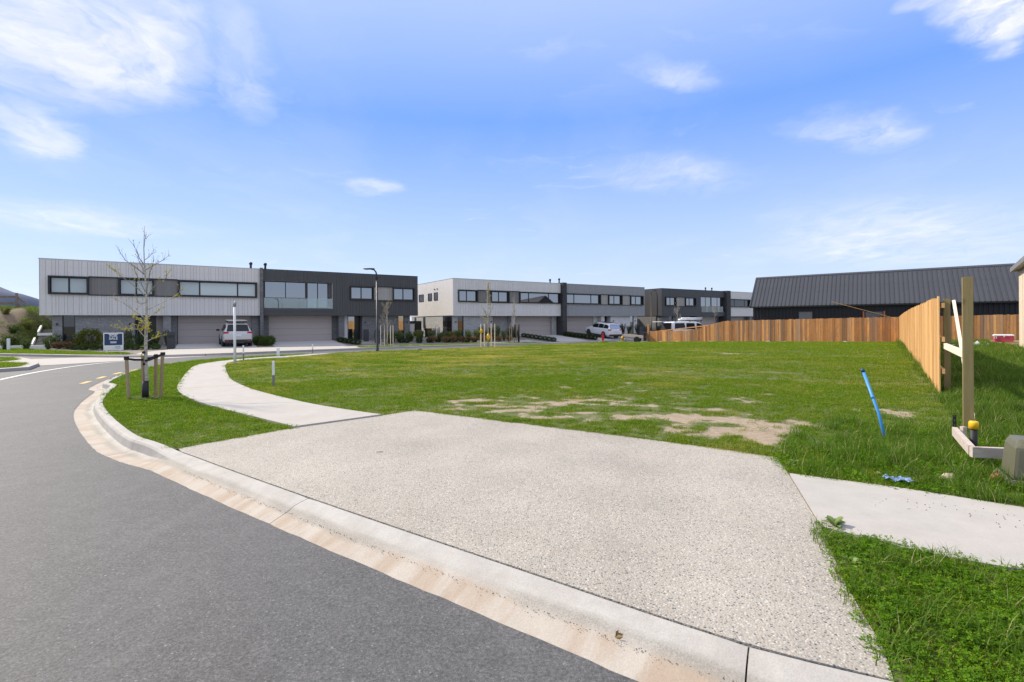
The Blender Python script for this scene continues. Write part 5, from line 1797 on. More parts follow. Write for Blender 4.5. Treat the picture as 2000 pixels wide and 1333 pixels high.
MB().box(-1.6, 1.6, -.04, .04, 0, 1.9).build('side_gate', M['brown_panel'], None, 0, (pf[0], pf[1], .0), (0, 0, HANG), label='grey side gate between the grey and black houses', cat='gate')


# letterbox bollards
def letterbox(u, n, w, h, label, slot_=True):
    p = on_lot(u, n)
    r = empty('letterbox', p, HANG, label=label, cat='letterbox')
    box('body', M['mailbox'], -w / 2, w / 2, -.18, .18, -.2, h, r, .008)
    if slot_:
        box('opening', M['black'], -w / 2 + .04, w / 2 - .04, -.19, -.181, h - .38, h - .2, r)
        box('flap', M['mailbox'], -w / 2 + .04, w / 2 - .04, -.20, -.191, h - .22, h - .18, r)


letterbox(-.28, 5.6, .44, 1.10, 'dark letterbox pillar beside the left garage drive')
letterbox(-2.75, 2.4, .26, 1.25, 'slim dark pillar before the left entry', False)
letterbox(13.9, 3.4, .40, 1.05, 'dark letterbox behind the black street lamp')
letterbox(13.15, 2.6, .36, 1.05, 'charcoal planter pillar left of the street lamp', False)
letterbox(13.55, 4.4, .34, .8, 'low charcoal planter pillar nearest the entry slabs', False)
letterbox(28.5, 2.0, .36, 1.1, 'dark pillar beside the pale house door', False)
letterbox(43.6, 2.0, .40, 1.1, 'dark pillar behind the white car', False)
letterbox(45.9, 3.2, .6, 1.0, 'wide dark letterbox before the white house wall', True)

# ------------------------------------------------------------------ embankment with steps at the far left
def bank_z(u, n):
    t = min(max((1.2 - n) / 6.5, 0), 1)
    t = t * t * (3 - 2 * t)
    e = sstep(-7.5, -9.2, u)
    x, y = UN(u, n)
    return -.05 + (2.85 * t + .12 * mnoise.noise(Vector((u * .7, n * .7, 3))) + .05 * mnoise.noise(Vector((u * 2.5, n * 2.5, 7)))) * (.15 + .85 * e)


bm_v, bm_f, dv = [], [], []
us, ns = np.arange(-44, -7.0, .4), np.arange(-30, 2.6, .4)
for u in us:
    for n in ns:
        x, y = UN(u, n)
        bm_v.append((x, y, bank_z(u, n)))
        f_ = fbm(np.array([u * .6]), np.array([n * .6]), 4, 4)[0]
        dv.append(np.clip((1.0 - abs(u + 9.6) / 2.6) * .9 + (f_ - .55) * 3.2, 0, 1) if -6 < n < .6 else np.clip((f_ - .55) * 3, 0, 1))
nn_ = len(ns)
bm_f = [(i * nn_ + j, (i + 1) * nn_ + j, (i + 1) * nn_ + j + 1, i * nn_ + j + 1) for i in range(len(us) - 1) for j in range(nn_ - 1)]
me = bpy.data.meshes.new('embankment')
me.from_pydata(bm_v, [], bm_f)
me.materials.append(M['bank'])
me.polygons.foreach_set('use_smooth', [True] * len(bm_f))
at = me.attributes.new('dirt', 'FLOAT', 'POINT')
at.data.foreach_set('value', np.array(dv, np.float32))
me.update()
if sum(p.normal.z for p in me.polygons) < 0:
    me.flip_normals()
link(bpy.data.objects.new('embankment', me), kind='structure')
bkpoly = [UN(-20, 2.2), UN(-7.2, 2.2), UN(-7.2, -8), UN(-20, -8)]


def bank_dirt(x, y):
    u = (x - P0.x) * U.x + (y - P0.y) * U.y
    n = (x - P0.x) * Nn.x + (y - P0.y) * Nn.y
    f_ = fbm(u * .6, n * .6, 4, 4)
    return np.clip((1.0 - np.abs(u + 9.6) / 2.6) * .9 + (f_ - .55) * 3.2, 0, 1) * (n > -6)


scatter('grass', bkpoly, lambda x, y: 26 * (1 - .85 * bank_dirt(x, y)), lambda x, y: bank_z(*un_of(x, y)), 'rough grass on the bank at the far left', pick([2, 2, 2, 0, 0, 1, 1]), scl(1.0), lambda x, y: fbm(x * .6, y * .6, 31, 3) * .8 - .2, maxd=26)
rf_ = empty('rail_fence', (0, 0, 0), label='weathered post and rail fence on top of the bank', cat='fence')
prev = None
for k in range(9):
    u, n = -7.8 - 2.3 * k, -6.6
    x, y = UN(u, n)
    z = bank_z(u, n)
    MB().box(-.07, .07, -.07, .07, -.3, 1.12).build('post', M['rail'], rf_, loc=(x, y, z), rot=(0, 0, HANG))
    if prev:
        for h in (.35, .82):
            MB().beam((prev[0], prev[1], prev[2] + h), (x, y, z + h), .06, .16).build('rail', M['rail'], rf_)
    prev = (x, y, z)
for k, (u, n, w, h, m_) in enumerate(((-10.6, -1.2, 1.5, 1.3, 'leaf_brown'), (-11.4, -.6, 1.3, 1.1, 'leaf_brown'), (-9.2, -1.6, 1.1, .7, 'leaf_green'), (-8.6, -2.6, 1.0, .7, 'leaf_olive'), (-9.0, -.3, 1.3, .8, 'leaf_green'),
                                    (-12.6, -.4, 1.3, .9, 'leaf_olive'), (-10.0, -3.6, .9, .6, 'leaf_olive'), (-13.5, -1.8, 1.2, .9, 'leaf_green'), (-8.2, -4.0, .9, .6, 'leaf_green'), (-11.0, -2.8, 1.0, .6, 'leaf_brown'))):
    x, y = UN(u, n)
    plant('bushy', m_, (x, y, bank_z(u, n) - .08), w, h, {'leaf_brown': 'dry brown scrub bush', 'leaf_green': 'green scrub bush', 'leaf_olive': 'olive scrub bush'}[m_] + ' on the left bank, ' + ORD[k] + ' of the scrub clumps', 'scrub clumps on the left bank', k)
sp = UN(-7.25, -.6)
stp = empty('garden_steps', (sp[0], sp[1], 0), HANG, label='concrete garden steps with white side strings climbing the bank', cat='steps')
for k in range(7):
    box('step', M['brown_panel'], -.55, .35, -.9 + k * .36, -.55 + k * .36 + .01, -.1, .22 + k * .17, stp)
for y0, y1, z0, z1 in ((-1.0, -.25, .20, .60), (.55, 1.35, .98, 1.40)):
    MB().beam((-.62, y0, z0 + .06), (-.62, y1, z1 + .06), .10, .20).build('string', M['white'], stp)
box('landing_edge', M['white'], -.62, .35, .30, .44, .86, 1.02, stp)
for x0, x1, y0, y1, h in ((-2.4, .4, -2.2, -1.95, .28), (.2, .45, -1.9, -1.3, .5)):
    box('low_wall', M['white'], x0, x1, y0, y1, -.2, h, stp)
for k in range(7):
    plant('bushy', 'leaf_green', on_lot(-12.4 + k * .95, 2.7 + random.uniform(-.4, .4), -.05), .7, .8, ORD[k] + ' scrubby plant from the left at the foot of the bank', 'scrub at the foot of the bank', k)

# ------------------------------------------------------------------ distant mountains
def ridge(name, Y, prof, mat, depth, seed, label):
    """prof: (X/Y, height above the eye / Y) along the crest"""
    V, Fc = [], []
    n = 70
    rows = 14
    xs = np.linspace(prof[0][0], prof[-1][0], n)
    hs = np.interp(xs, [p[0] for p in prof], [p[1] for p in prof])
    for j in range(rows):
        t = j / (rows - 1)
        for i in range(n):
            yy = Y + depth * (t - .5)
            k = 1 - abs(2 * t - 1)
            nz = mnoise.fractal(Vector((xs[i] * 22, t * 3.0, seed)), 1.0, 2.0, 5)
            h = hs[i] * Y * k + nz * .10 * hs[i] * Y * (.3 + k)
            V.append((xs[i] * Y, yy, h - 3))
    Fc = [(j * n + i, j * n + i + 1, (j + 1) * n + i + 1, (j + 1) * n + i) for j in range(rows - 1) for i in range(n - 1)]
    mb = MB().add(V, Fc, 0, True)
    mb.build(name, mat, None, kind='structure')


ridge('mountain', 2400, [(-2.4, .10), (-1.9, .16), (-1.5, .13), (-1.2, .115), (-1.10, .098), (-1.055, .083), (-1.03, .072), (-1.01, .064), (-.997, .053), (-.985, .040), (-.968, .018), (-.9, .004)], M['haze_blue'], 1500, 2, '')
ridge('snow_mountain', 9000, [(-1.4, .02), (-1.1, .05), (-1.0, .055), (-.965, .058), (-.93, .056), (-.8, .02)], M['snow'], 3000, 5, '')

# ------------------------------------------------------------------ vehicles (local x: forward, origin at ground centre)
def car(name, label, loc, heading, spec, paint, cat='car', pitch=0.0):
    """spec stations: (x, z_low, z_belt, z_top, half width at belt, half width at top)"""
    root = empty(name, loc, heading, label=label, cat=cat)
    root.rotation_euler = (0, pitch, heading)
    stt = spec['st']

    def ringf(s_):
        x, zl, zb, zt, wb, wt = s_
        zm = zl + (zb - zl) * .55
        half = [(wb * .86, zl), (wb * .985, zl + .10), (wb * 1.0, zm), (wb * .975, zb - .03), (wb * .94, zb), (wt + (wb * .94 - wt) * .10, zt - .07), (wt * .93, zt - .015), (wt * .6, zt)]
        return [(x, -y, z) for y, z in half] + [(x, y, z) for y, z in half[::-1]]
    mb = MB().loft([ringf(s_) for s_ in stt], smooth=True)
    body = mb.build('body', M[paint], root)
    md = body.modifiers.new('smooth', 'SUBSURF')
    md.levels = md.render_levels = 1

    def lerp_st(x):
        for a, c in zip(stt[:-1], stt[1:]):
            lo, hi = min(a[0], c[0]), max(a[0], c[0])
            if lo <= x <= hi:
                t = (x - a[0]) / (c[0] - a[0] + 1e-9)
                return [a[i] + (c[i] - a[i]) * t for i in range(6)]
        return stt[0]
    # side glass
    for sx in (-1, 1):
        for x0, x1 in spec['side']:
            pts = []
            n = 5
            for j, f in ((0, .10), (1, .84)):
                for i in range(n + 1):
                    x = x0 + (x1 - x0) * i / n
                    if j == 1:
                        x = x0 + spec.get('lean', .0) + (x1 - x0 - 2 * spec.get('lean', .0)) * i / n
                    s_ = lerp_st(x)
                    zb, zt, wb, wt = s_[2], s_[3] - .05, s_[4] * .94, s_[5] + (s_[4] * .94 - s_[5]) * .06
                    z = zb + (zt - zb) * f
                    y = wb + (wt - wb) * f + .008
                    pts.append((x, sx * y, z))
            MB().add(pts, [(i, i + 1, n + 2 + i, n + 1 + i) for i in range(n)], 0, True).build('side_window', M['car_glass'], root)
    for nm, quad in spec['quads']:
        MB().add(quad[0], [(0, 1, 2, 3)]).build(nm, M[quad[1]], root)
    for nm, mt, args in spec['boxes']:
        MB().box(*args).build(nm, M[mt], root, .015)
    R = spec['R']
    for wx in spec['axles']:
        for sy in (-1, 1):
            y = sy * spec['track']
            w = empty('wheel', (wx, y, R), parent=root)
            prof = [(.10, R * .62), (.105, R * .93), (.085, R), (-.085, R), (-.105, R * .93), (-.10, R * .62)]
            rings = [[(math.cos(2 * PI * k / 22) * r, yy, math.sin(2 * PI * k / 22) * r) for k in range(22)] for yy, r in prof]
            MB().loft(rings, smooth=True, caps=False).build('tyre', M['rubber'], w)
            rm = MB()
            yo = sy * .085
            rm.loft([[(math.cos(2 * PI * k / 20) * r, y_, math.sin(2 * PI * k / 20) * r) for k in range(20)] for y_, r in ((yo, R * .66), (yo + sy * .012, R * .60), (yo - sy * .01, R * .56))], caps=False)
            for k in range(5):
                a = 2 * PI * k / 5 + .3
                for da in (-.12, .12):
                    rm.beam((math.cos(a) * R * .1, yo, math.sin(a) * R * .1), (math.cos(a + da) * R * .6, yo, math.sin(a + da) * R * .6), .05, .02, up=(0, 1, 0))
            rm.tube([(0, yo - .01, 0), (0, yo + sy * .014, 0)], R * .16, 12)
            rm.build('rim', M['alloy'], w)
            MB().tube([(0, yo - sy * .06, 0), (0, yo - sy * .045, 0)], R * .64, 20).build('brake_disc', M['plastic_dark'], w)
            MB().tube([(wx, sy * (spec['track'] + .03), R + .02), (wx, sy * (spec['track'] + spec['arch']), R + .02)], R * 1.17, 24).build('wheel_arch', M['plastic_dark'], root)
    for sy in (-1, 1):
        mx, mz = spec['mirror']
        MB().box(mx - .07, mx + .07, sy * (spec['hw'] + .02) - (.0 if sy > 0 else .2), sy * (spec['hw'] + .02) + (.2 if sy > 0 else .0), mz, mz + .15).build('mirror', M[spec.get('mirror_mat', paint)], root, .03)
    return root


# stations run from the rear bumper to the nose
SUV = [(-2.28, .40, .80, .86, .78, .70), (-2.25, .33, .98, 1.05, .86, .76), (-2.16, .30, 1.06, 1.20, .90, .74), (-1.95, .28, 1.08, 1.52, .915, .66), (-1.70, .27, 1.07, 1.63, .92, .65), (-.9, .26, 1.04, 1.68, .92, .66),
       (-.1, .26, 1.02, 1.68, .92, .66), (.45, .26, 1.00, 1.60, .92, .64), (.95, .26, .99, 1.22, .92, .70), (1.20, .26, .98, 1.06, .92, .76), (1.75, .27, .93, 1.00, .90, .74), (2.08, .30, .84, .90, .84, .66), (2.26, .36, .70, .76, .70, .55)]


def suv_spec(paint):
    s = dict(st=SUV, R=.345, axles=(-1.32, 1.34), track=.80, arch=.125, hw=.92, mirror=(.62, 1.02), lean=.05,
             side=[(-2.0, -1.2), (-1.185, -.28), (-.265, .88)])
    s['quads'] = [('rear_window', ([(-2.235, -.68, 1.10), (-2.235, .68, 1.10), (-2.035, .60, 1.525), (-2.035, -.60, 1.525)], 'car_glass')),
                  ('windscreen', ([(1.19, -.68, 1.10), (1.19, .68, 1.10), (.54, .56, 1.615), (.54, -.56, 1.615)], 'car_glass'))]
    s['boxes'] = [('number_plate', 'plate', (-2.305, -2.285, -.19, .19, .76, .87)),
                  ('spoiler', paint, (-2.10, -1.86, -.58, .58, 1.555, 1.60)),
                  ('rear_bumper', 'plastic_dark', (-2.325, -2.10, -.80, .80, .30, .52)),
                  ('tail_lamp', 'red_lens', (-2.275, -2.05, .56, .885, .94, 1.06)), ('tail_lamp', 'red_lens', (-2.275, -2.05, -.885, -.56, .94, 1.06)),
                  ('reflector', 'red_lens', (-2.332, -2.2, .55, .75, .42, .47)), ('reflector', 'red_lens', (-2.332, -2.2, -.75, -.55, .42, .47)),
                  ('sill', 'plastic_dark', (-.95, .95, -.90, .90, .22, .34)),
                  ('front_bumper', 'plastic_dark', (2.08, 2.30, -.66, .66, .28, .46)),
                  ('headlamp', 'plate', (1.90, 2.14, .50, .80, .70, .80)), ('headlamp', 'plate', (1.90, 2.14, -.80, -.50, .70, .80))]
    return s


HEAD = math.atan2(-Nn.y, -Nn.x)            # facing the garages


def lot_z(p):
    return LOT(p[0], p[1]) + .03


sp1 = suv_spec('car_silver')
sp1['mirror_mat'] = 'plastic_dark'
p = UN(3.45, 3.25)
pitch = math.atan2(lot_z(UN(3.45, 2.0)) - lot_z(UN(3.45, 4.5)), 2.5)
c1 = car('parked_suv', 'silver SUV with roof bars parked before the leftmost garage, seen from behind', (p[0], p[1], lot_z(p)), HEAD + .02, sp1, 'car_silver', pitch=-pitch)
for y in (-.56, .56):
    MB().tube([(-1.7, y, 1.66), (-1.55, y, 1.73), (.1, y, 1.75), (.3, y, 1.67)], .02, 8).build('roof_rail', M['plastic_dark'], c1)
for x in (-1.35, -.15):
    MB().box(x - .04, x + .04, -.62, .62, 1.755, 1.785).build('cross_bar', M['dark_metal'], c1)
MB().box(-1.75, .1, -.60, .60, 1.79, 1.84).build('rack_tray', M['cap'], c1, .015)
sp2 = suv_spec('car_white')
p = UN(39.3, 3.6)
pitch = math.atan2(lot_z(UN(39.3, 2.3)) - lot_z(UN(39.3, 4.9)), 2.6)
c2 = car('parked_suv', 'white SUV parked nose in before the grey house garage', (p[0], p[1], lot_z(p)), HEAD - .10, sp2, 'car_white', pitch=-pitch)
MB().box(-1.2, .2, -.50, .50, 1.672, 1.690).build('roof_glass', M['car_glass'], c2, .01)
for s_ in (-1, 1):
    MB().tube([(-1.7, s_ * .57, 1.64), (-1.5, s_ * .58, 1.70), (.0, s_ * .58, 1.71), (.25, s_ * .57, 1.65)], .018, 8).build('roof_rail', M['alloy'], c2)
VAN = [(-2.45, .40, .95, 1.00, .80, .78), (-2.42, .34, 1.10, 1.86, .90, .74), (-2.2, .30, 1.12, 1.95, .93, .74), (-1.0, .28, 1.10, 1.97, .93, .75), (.6, .28, 1.08, 1.95, .93, .75), (1.05, .28, 1.05, 1.80, .93, .74), (1.65, .28, 1.02, 1.25, .92, .78),
       (1.9, .28, 1.00, 1.08, .90, .76), (2.35, .30, .86, .92, .84, .70), (2.5, .36, .66, .72, .72, .6)]
sv = dict(st=VAN, R=.345, axles=(-1.5, 1.6), track=.80, arch=.14, hw=.93, mirror=(1.35, 1.08), lean=.10, side=[(-2.15, -.9), (-.85, .25), (.32, 1.45)])
sv['quads'] = [('windscreen', ([(1.68, -.70, 1.24), (1.68, .70, 1.24), (1.02, .62, 1.83), (1.02, -.62, 1.83)], 'car_glass'))]
sv['boxes'] = [('tail_lamp', 'red_lens', (-2.48, -2.38, .74, .90, .85, 1.15)), ('tail_lamp', 'red_lens', (-2.48, -2.38, -.90, -.74, .85, 1.15)), ('rear_bumper', 'car_white', (-2.56, -2.35, -.84, .84, .34, .52)),
               ('tailgate', 'car_white', (-3.55, -2.42, -.72, .72, 1.90, 1.95)), ('load_opening', 'plastic_dark', (-2.47, -2.41, -.72, .72, .62, 1.80))]
vx0, vy0 = 17.35, 48.0
c3 = car('parked_van', 'white van with open tailgate and loaded roof rack behind the fence', (vx0, vy0, G(vx0, vy0) + .10), math.atan2(.30, .95), sv, 'car_white', 'van')
for x in (-1.9, -.3, 1.0):
    MB().box(x - .04, x + .04, -.78, .78, 2.02, 2.06).box(x - .04, x + .04, -.72, -.64, 1.93, 2.02).box(x - .04, x + .04, .64, .72, 1.93, 2.02).build('roof_bar', M['dark_metal'], c3)
for k, (y, z) in enumerate(((-.35, 2.13), (-.15, 2.13), (.05, 2.12), (-.25, 2.25))):
    MB().tube([(-1.25 + .1 * k, y, z), (1.25 + .08 * k, y, z)], .075, 10).build('load_tube', M['white'], c3)

# site trailer at the street end of the fence
tx, ty = 12.3, 46.3
tr = empty('site_trailer', (tx, ty, G(tx, ty) + .08), math.atan2(.35, -.93), label='small trailer with a tilted ply deck at the street end of the fence', cat='trailer')
MB().beam((-.3, 0, .45), (1.7, 0, .62), 1.2, .05).build('deck', M['ply'], tr)
MB().beam((-.3, -.6, .50), (1.7, -.6, .70), .04, .22).beam((-.3, .6, .50), (1.7, .6, .70), .04, .22).build('side_board', M['ply'], tr)
MB().box(-.45, -.25, -.65, .65, .15, .95).build('tailboard', M['rubber'], tr)
for s_ in (-1, 1):
    MB().tube([(.35, s_ * .66, .28), (.35, s_ * .80, .28)], .28, 18).build('wheel', M['rubber'], tr)
    MB().box(-.50, -.455, s_ * .5 - .08, s_ * .5 + .08, .45, .65).build('lamp', M['orange'], tr)
MB().beam((1.6, 0, .40), (2.5, 0, .42), .08, .08).build('drawbar', M['dark_metal'], tr)

# ------------------------------------------------------------------ street furniture
def street_lamp(name, x, y, H, arm, adir, label, mat):
    r = empty(name, (x, y, G(x, y) + .08), math.atan2(adir[1], adir[0]), label=label, cat='street lamp', group='street lamps')
    MB().tube([(0, 0, -.2), (0, 0, .12), (0, 0, .13), (0, 0, 1.2), (0, 0, 1.22), (0, 0, H - .55)], [.085, .085, .075, .07, .05, .045], 14).build('pole', mat, r)
    MB().tube([(0, 0, .0), (0, 0, .06)], .13, 14).build('base_flange', mat, r)
    MB().tube([(0, 0, H - .56), (.0, 0, H - .35), (.05, 0, H - .15), (.16, 0, H - .03), (.32, 0, H), (arm, 0, H + .02)], [.042, .040, .038, .036, .034, .03], 10).build('arm', mat, r)
    MB().loft([[(arm - .05, s_ * .05, z) for s_, z in ((-1, H), (1, H), (1, H + .05), (-1, H + .05))], [(arm + .12, s_ * .11, z) for s_, z in ((-1, H), (1, H), (1, H + .06), (-1, H + .06))],
               [(arm + .50, s_ * .11, z) for s_, z in ((-1, H + .01), (1, H + .01), (1, H + .06), (-1, H + .06))], [(arm + .58, s_ * .07, z) for s_, z in ((-1, H + .02), (1, H + .02), (1, H + .05), (-1, H + .05))]], smooth=False).build('lamp_head', mat, r, .01)
    MB().box(arm + .12, arm + .48, -.08, .08, H - .012, H + .006).build('lens', M['plate'], r)


street_lamp('street_lamp', -7.0, 25.25, 4.30, .20, (-.95, .3), 'tall black street lamp at the far edge of the lawn', M['dark_metal'])
street_lamp('street_lamp', 18.6, 64.9, 6.1, 1.2, (.9, -.2), 'far street lamp with curved arm against the black house', M['dark_metal'])

pm = UN(0, 0)
wp = empty('white_pole', (-9.75, 17.1, .07), label='slim white pole with a small sensor head beside the curved footpath', cat='pole')
MB().tube([(0, 0, -.2), (0, 0, 2.05)], [.045, .038], 14).build('pole', M['white'], wp)
MB().box(-.035, .035, -.03, .03, 2.05, 2.15).box(-.02, .06, -.02, .02, 2.17, 2.20).build('sensor_bracket', M['grey_post'], wp)
MB().tube([(0, 0, 2.15), (0, 0, 2.26)], [.03, .012], 10).build('sensor', M['white'], wp)


def peg(x, y, h, w, split, label, mats=('stake', 'white')):
    r = empty('survey_peg', (x, y, zlawn(x, y) - .02), .4, label=label, cat='peg')
    MB().box(-w / 2, w / 2, -w / 2, w / 2, -.1, h * split).build('shaft', M[mats[0]], r, .003)
    MB().box(-w / 2 - .001, w / 2 + .001, -w / 2 - .001, w / 2 + .001, h * split, h).build('painted_top', M[mats[1]], r, .004)


peg(-5.33, 10.85, .60, .05, .48, 'white topped survey peg in the lawn near the curved footpath', ('grey_post', 'white'))
peg(-10.5, 19.0, .62, .05, .5, 'grey peg with pale top beside the white pole', ('grey_post', 'white'))
peg(-10.25, 21.3, .40, .12, .3, 'broad short white marker post at the lawn edge', ('white', 'white'))
peg(-9.6, 23.4, .48, .06, .5, 'thin peg in a dark tuft before the middle drive', ('grey_post', 'white'))
x, y = UN(-8.35, 3.0)
MB().box(-.07, .07, -.05, .05, -.2, .72).build('marker_post', M['white'], None, .01, (x, y, LOT(x, y)), (0, 0, HANG), label='white square marker post at the foot of the bank', cat='post')

# sale sign
sg = empty('sale_sign', (-20.45, 24.95, LOT(-20.45, 24.95) + .02), math.radians(33), label='navy and white for sale board on the left kerb strip', cat='sign')
MB().box(-.40, .40, -.012, .012, .16, 1.06).build('board', M['white'], sg)
MB().box(-.36, .36, -.018, -.0125, .42, 1.01).build('printed_panel', M['navy'], sg)
for x in (-.27, .27):
    MB().box(x - .035, x + .035, -.015, .015, -.1, .158).build('leg', M['white'], sg)


def text(s, size, x, z, y, mat, parent, name='lettering', bold=.004):
    cu = bpy.data.curves.new(name, 'FONT')
    cu.body = s
    cu.size = size
    cu.align_x = 'CENTER'
    cu.offset = bold
    cu.extrude = .001
    o = bpy.data.objects.new(name, cu)
    dg = bpy.context.evaluated_depsgraph_get()
    COL.objects.link(o)
    dg.update()
    me = bpy.data.meshes.new_from_object(o.evaluated_get(dg))
    bpy.data.objects.remove(o)
    me.materials.clear()
    me.materials.append(mat)
    r = bpy.data.objects.new(name, me)
    r.location = (x, y, z)
    r.rotation_euler = (PI / 2, 0, 0)
    return link(r, parent)


text('FOR', .165, 0, .84, -.0205, M['white'], sg, bold=.003)
text('SALE', .165, 0, .705, -.0205, M['white'], sg, bold=.003)
MB().box(-.19, .19, -.0205, -.0182, .965, 1.0).build('banner_strip', M['white'], sg)
for z, w in ((.60, .13), (.565, .12), (.535, .12)):
    MB().box(-w, w, -.0205, -.0182, z - .010, z + .010).build('text_line', M['white'], sg)
for z, w in ((.34, .10), (.27, .12)):
    MB().box(.17 - w, .17 + w, -.0145, -.0122, z - .010, z + .010).build('text_line', M['navy'], sg)

# red post, hydrant marker and blue hoops at the far kerb
p = (8.55, 46.6)
x, y = 8.75, 47.0
for (mx, my, nm) in ((8.75, 46.9, 'red'), (10.6, 46.6, 'yellow')):
    rock('grass_mound', (mx, my, G(mx, my) + .10), .62, M['leaf_green'] if False else M['lawn'], 'low grass mound under the %s marker' % nm, flat=.25, cat='mound')
rp_ = empty('red_marker_post', (8.75, 46.9, G(8.75, 46.9) + .2), label='red marker post on a grass mound before the white car', cat='post')
MB().box(-.10, .10, -.07, .07, -.15, .78).build('post', M['red'], rp_, .02)
MB().box(-.101, .101, -.071, .071, .60, .66).build('band', M['plastic_dark'], rp_)
hy = empty('hydrant', (10.6, 46.6, G(10.6, 46.6) + .2), label='yellow hydrant standpipe with blue hoops beside it', cat='hydrant')
MB().tube([(0, 0, -.1), (0, 0, .25), (0, 0, .26), (0, 0, .40), (0, 0, .48)], [.09, .09, .13, .13, .06], 12).build('body', M['yellow'], hy)
MB().tube([(-.17, 0, .33), (.17, 0, .33)], .05, 10).build('outlet', M['yellow'], hy)
for dx in (-.32, .30):
    MB().tube([(dx, 0, -.1), (dx, 0, .25)], .02, 8).build('hoop', M['navy'], hy)
MB().tube([(.35, 0, .28), (.75, 0, -.12)], .018, 8).build('strut', M['stake'], hy)

# ------------------------------------------------------------------ trees
def limb(mb, p0, d0, L, r0, depth, rnd, tips, up=.25, spread=.55, split=3, n=4):
    pts, rad = [Vector(p0)], [r0]
    d = Vector(d0).normalized()
    for i in range(n):
        d = (d + rvec(rnd) * .16 + Vector((0, 0, up * .25))).normalized()
        pts.append(pts[-1] + d * L / n)
        rad.append(r0 * (1 - .75 * (i + 1) / n))
    mb.tube(pts, rad, 5)
    tips += [(pts[i], (pts[i] - pts[i - 1]).normalized()) for i in range(2, len(pts))]
    if depth:
        for k in range(split):
            f = rnd.uniform(.3, .95)
            i = min(int(f * n), n - 1)
            b0 = pts[i].lerp(pts[i + 1], f * n - i)
            side = rvec(rnd)
            side = (side - d * side.dot(d)).normalized()
            limb(mb, b0, d * (1 - spread) + side * spread + Vector((0, 0, up)), L * rnd.uniform(.35, .6), max(r0 * .42, .0022), depth - 1, rnd, tips, up, spread, split, 3)


def stakes(x, y, offs, H, label, group, w=.045):
    for k, (dx, dy, lx) in enumerate(offs):
        MB().beam((x + dx, y + dy, zlawn(x, y) - .15), (x + dx + lx, y + dy, zlawn(x, y) + H * (1 + .03 * k)), w, w, up=(0, 1, 0)).build('tree_stake', M['stake'], None, .004, label=label[k] if isinstance(label, list) else label, cat='stake', group=group)


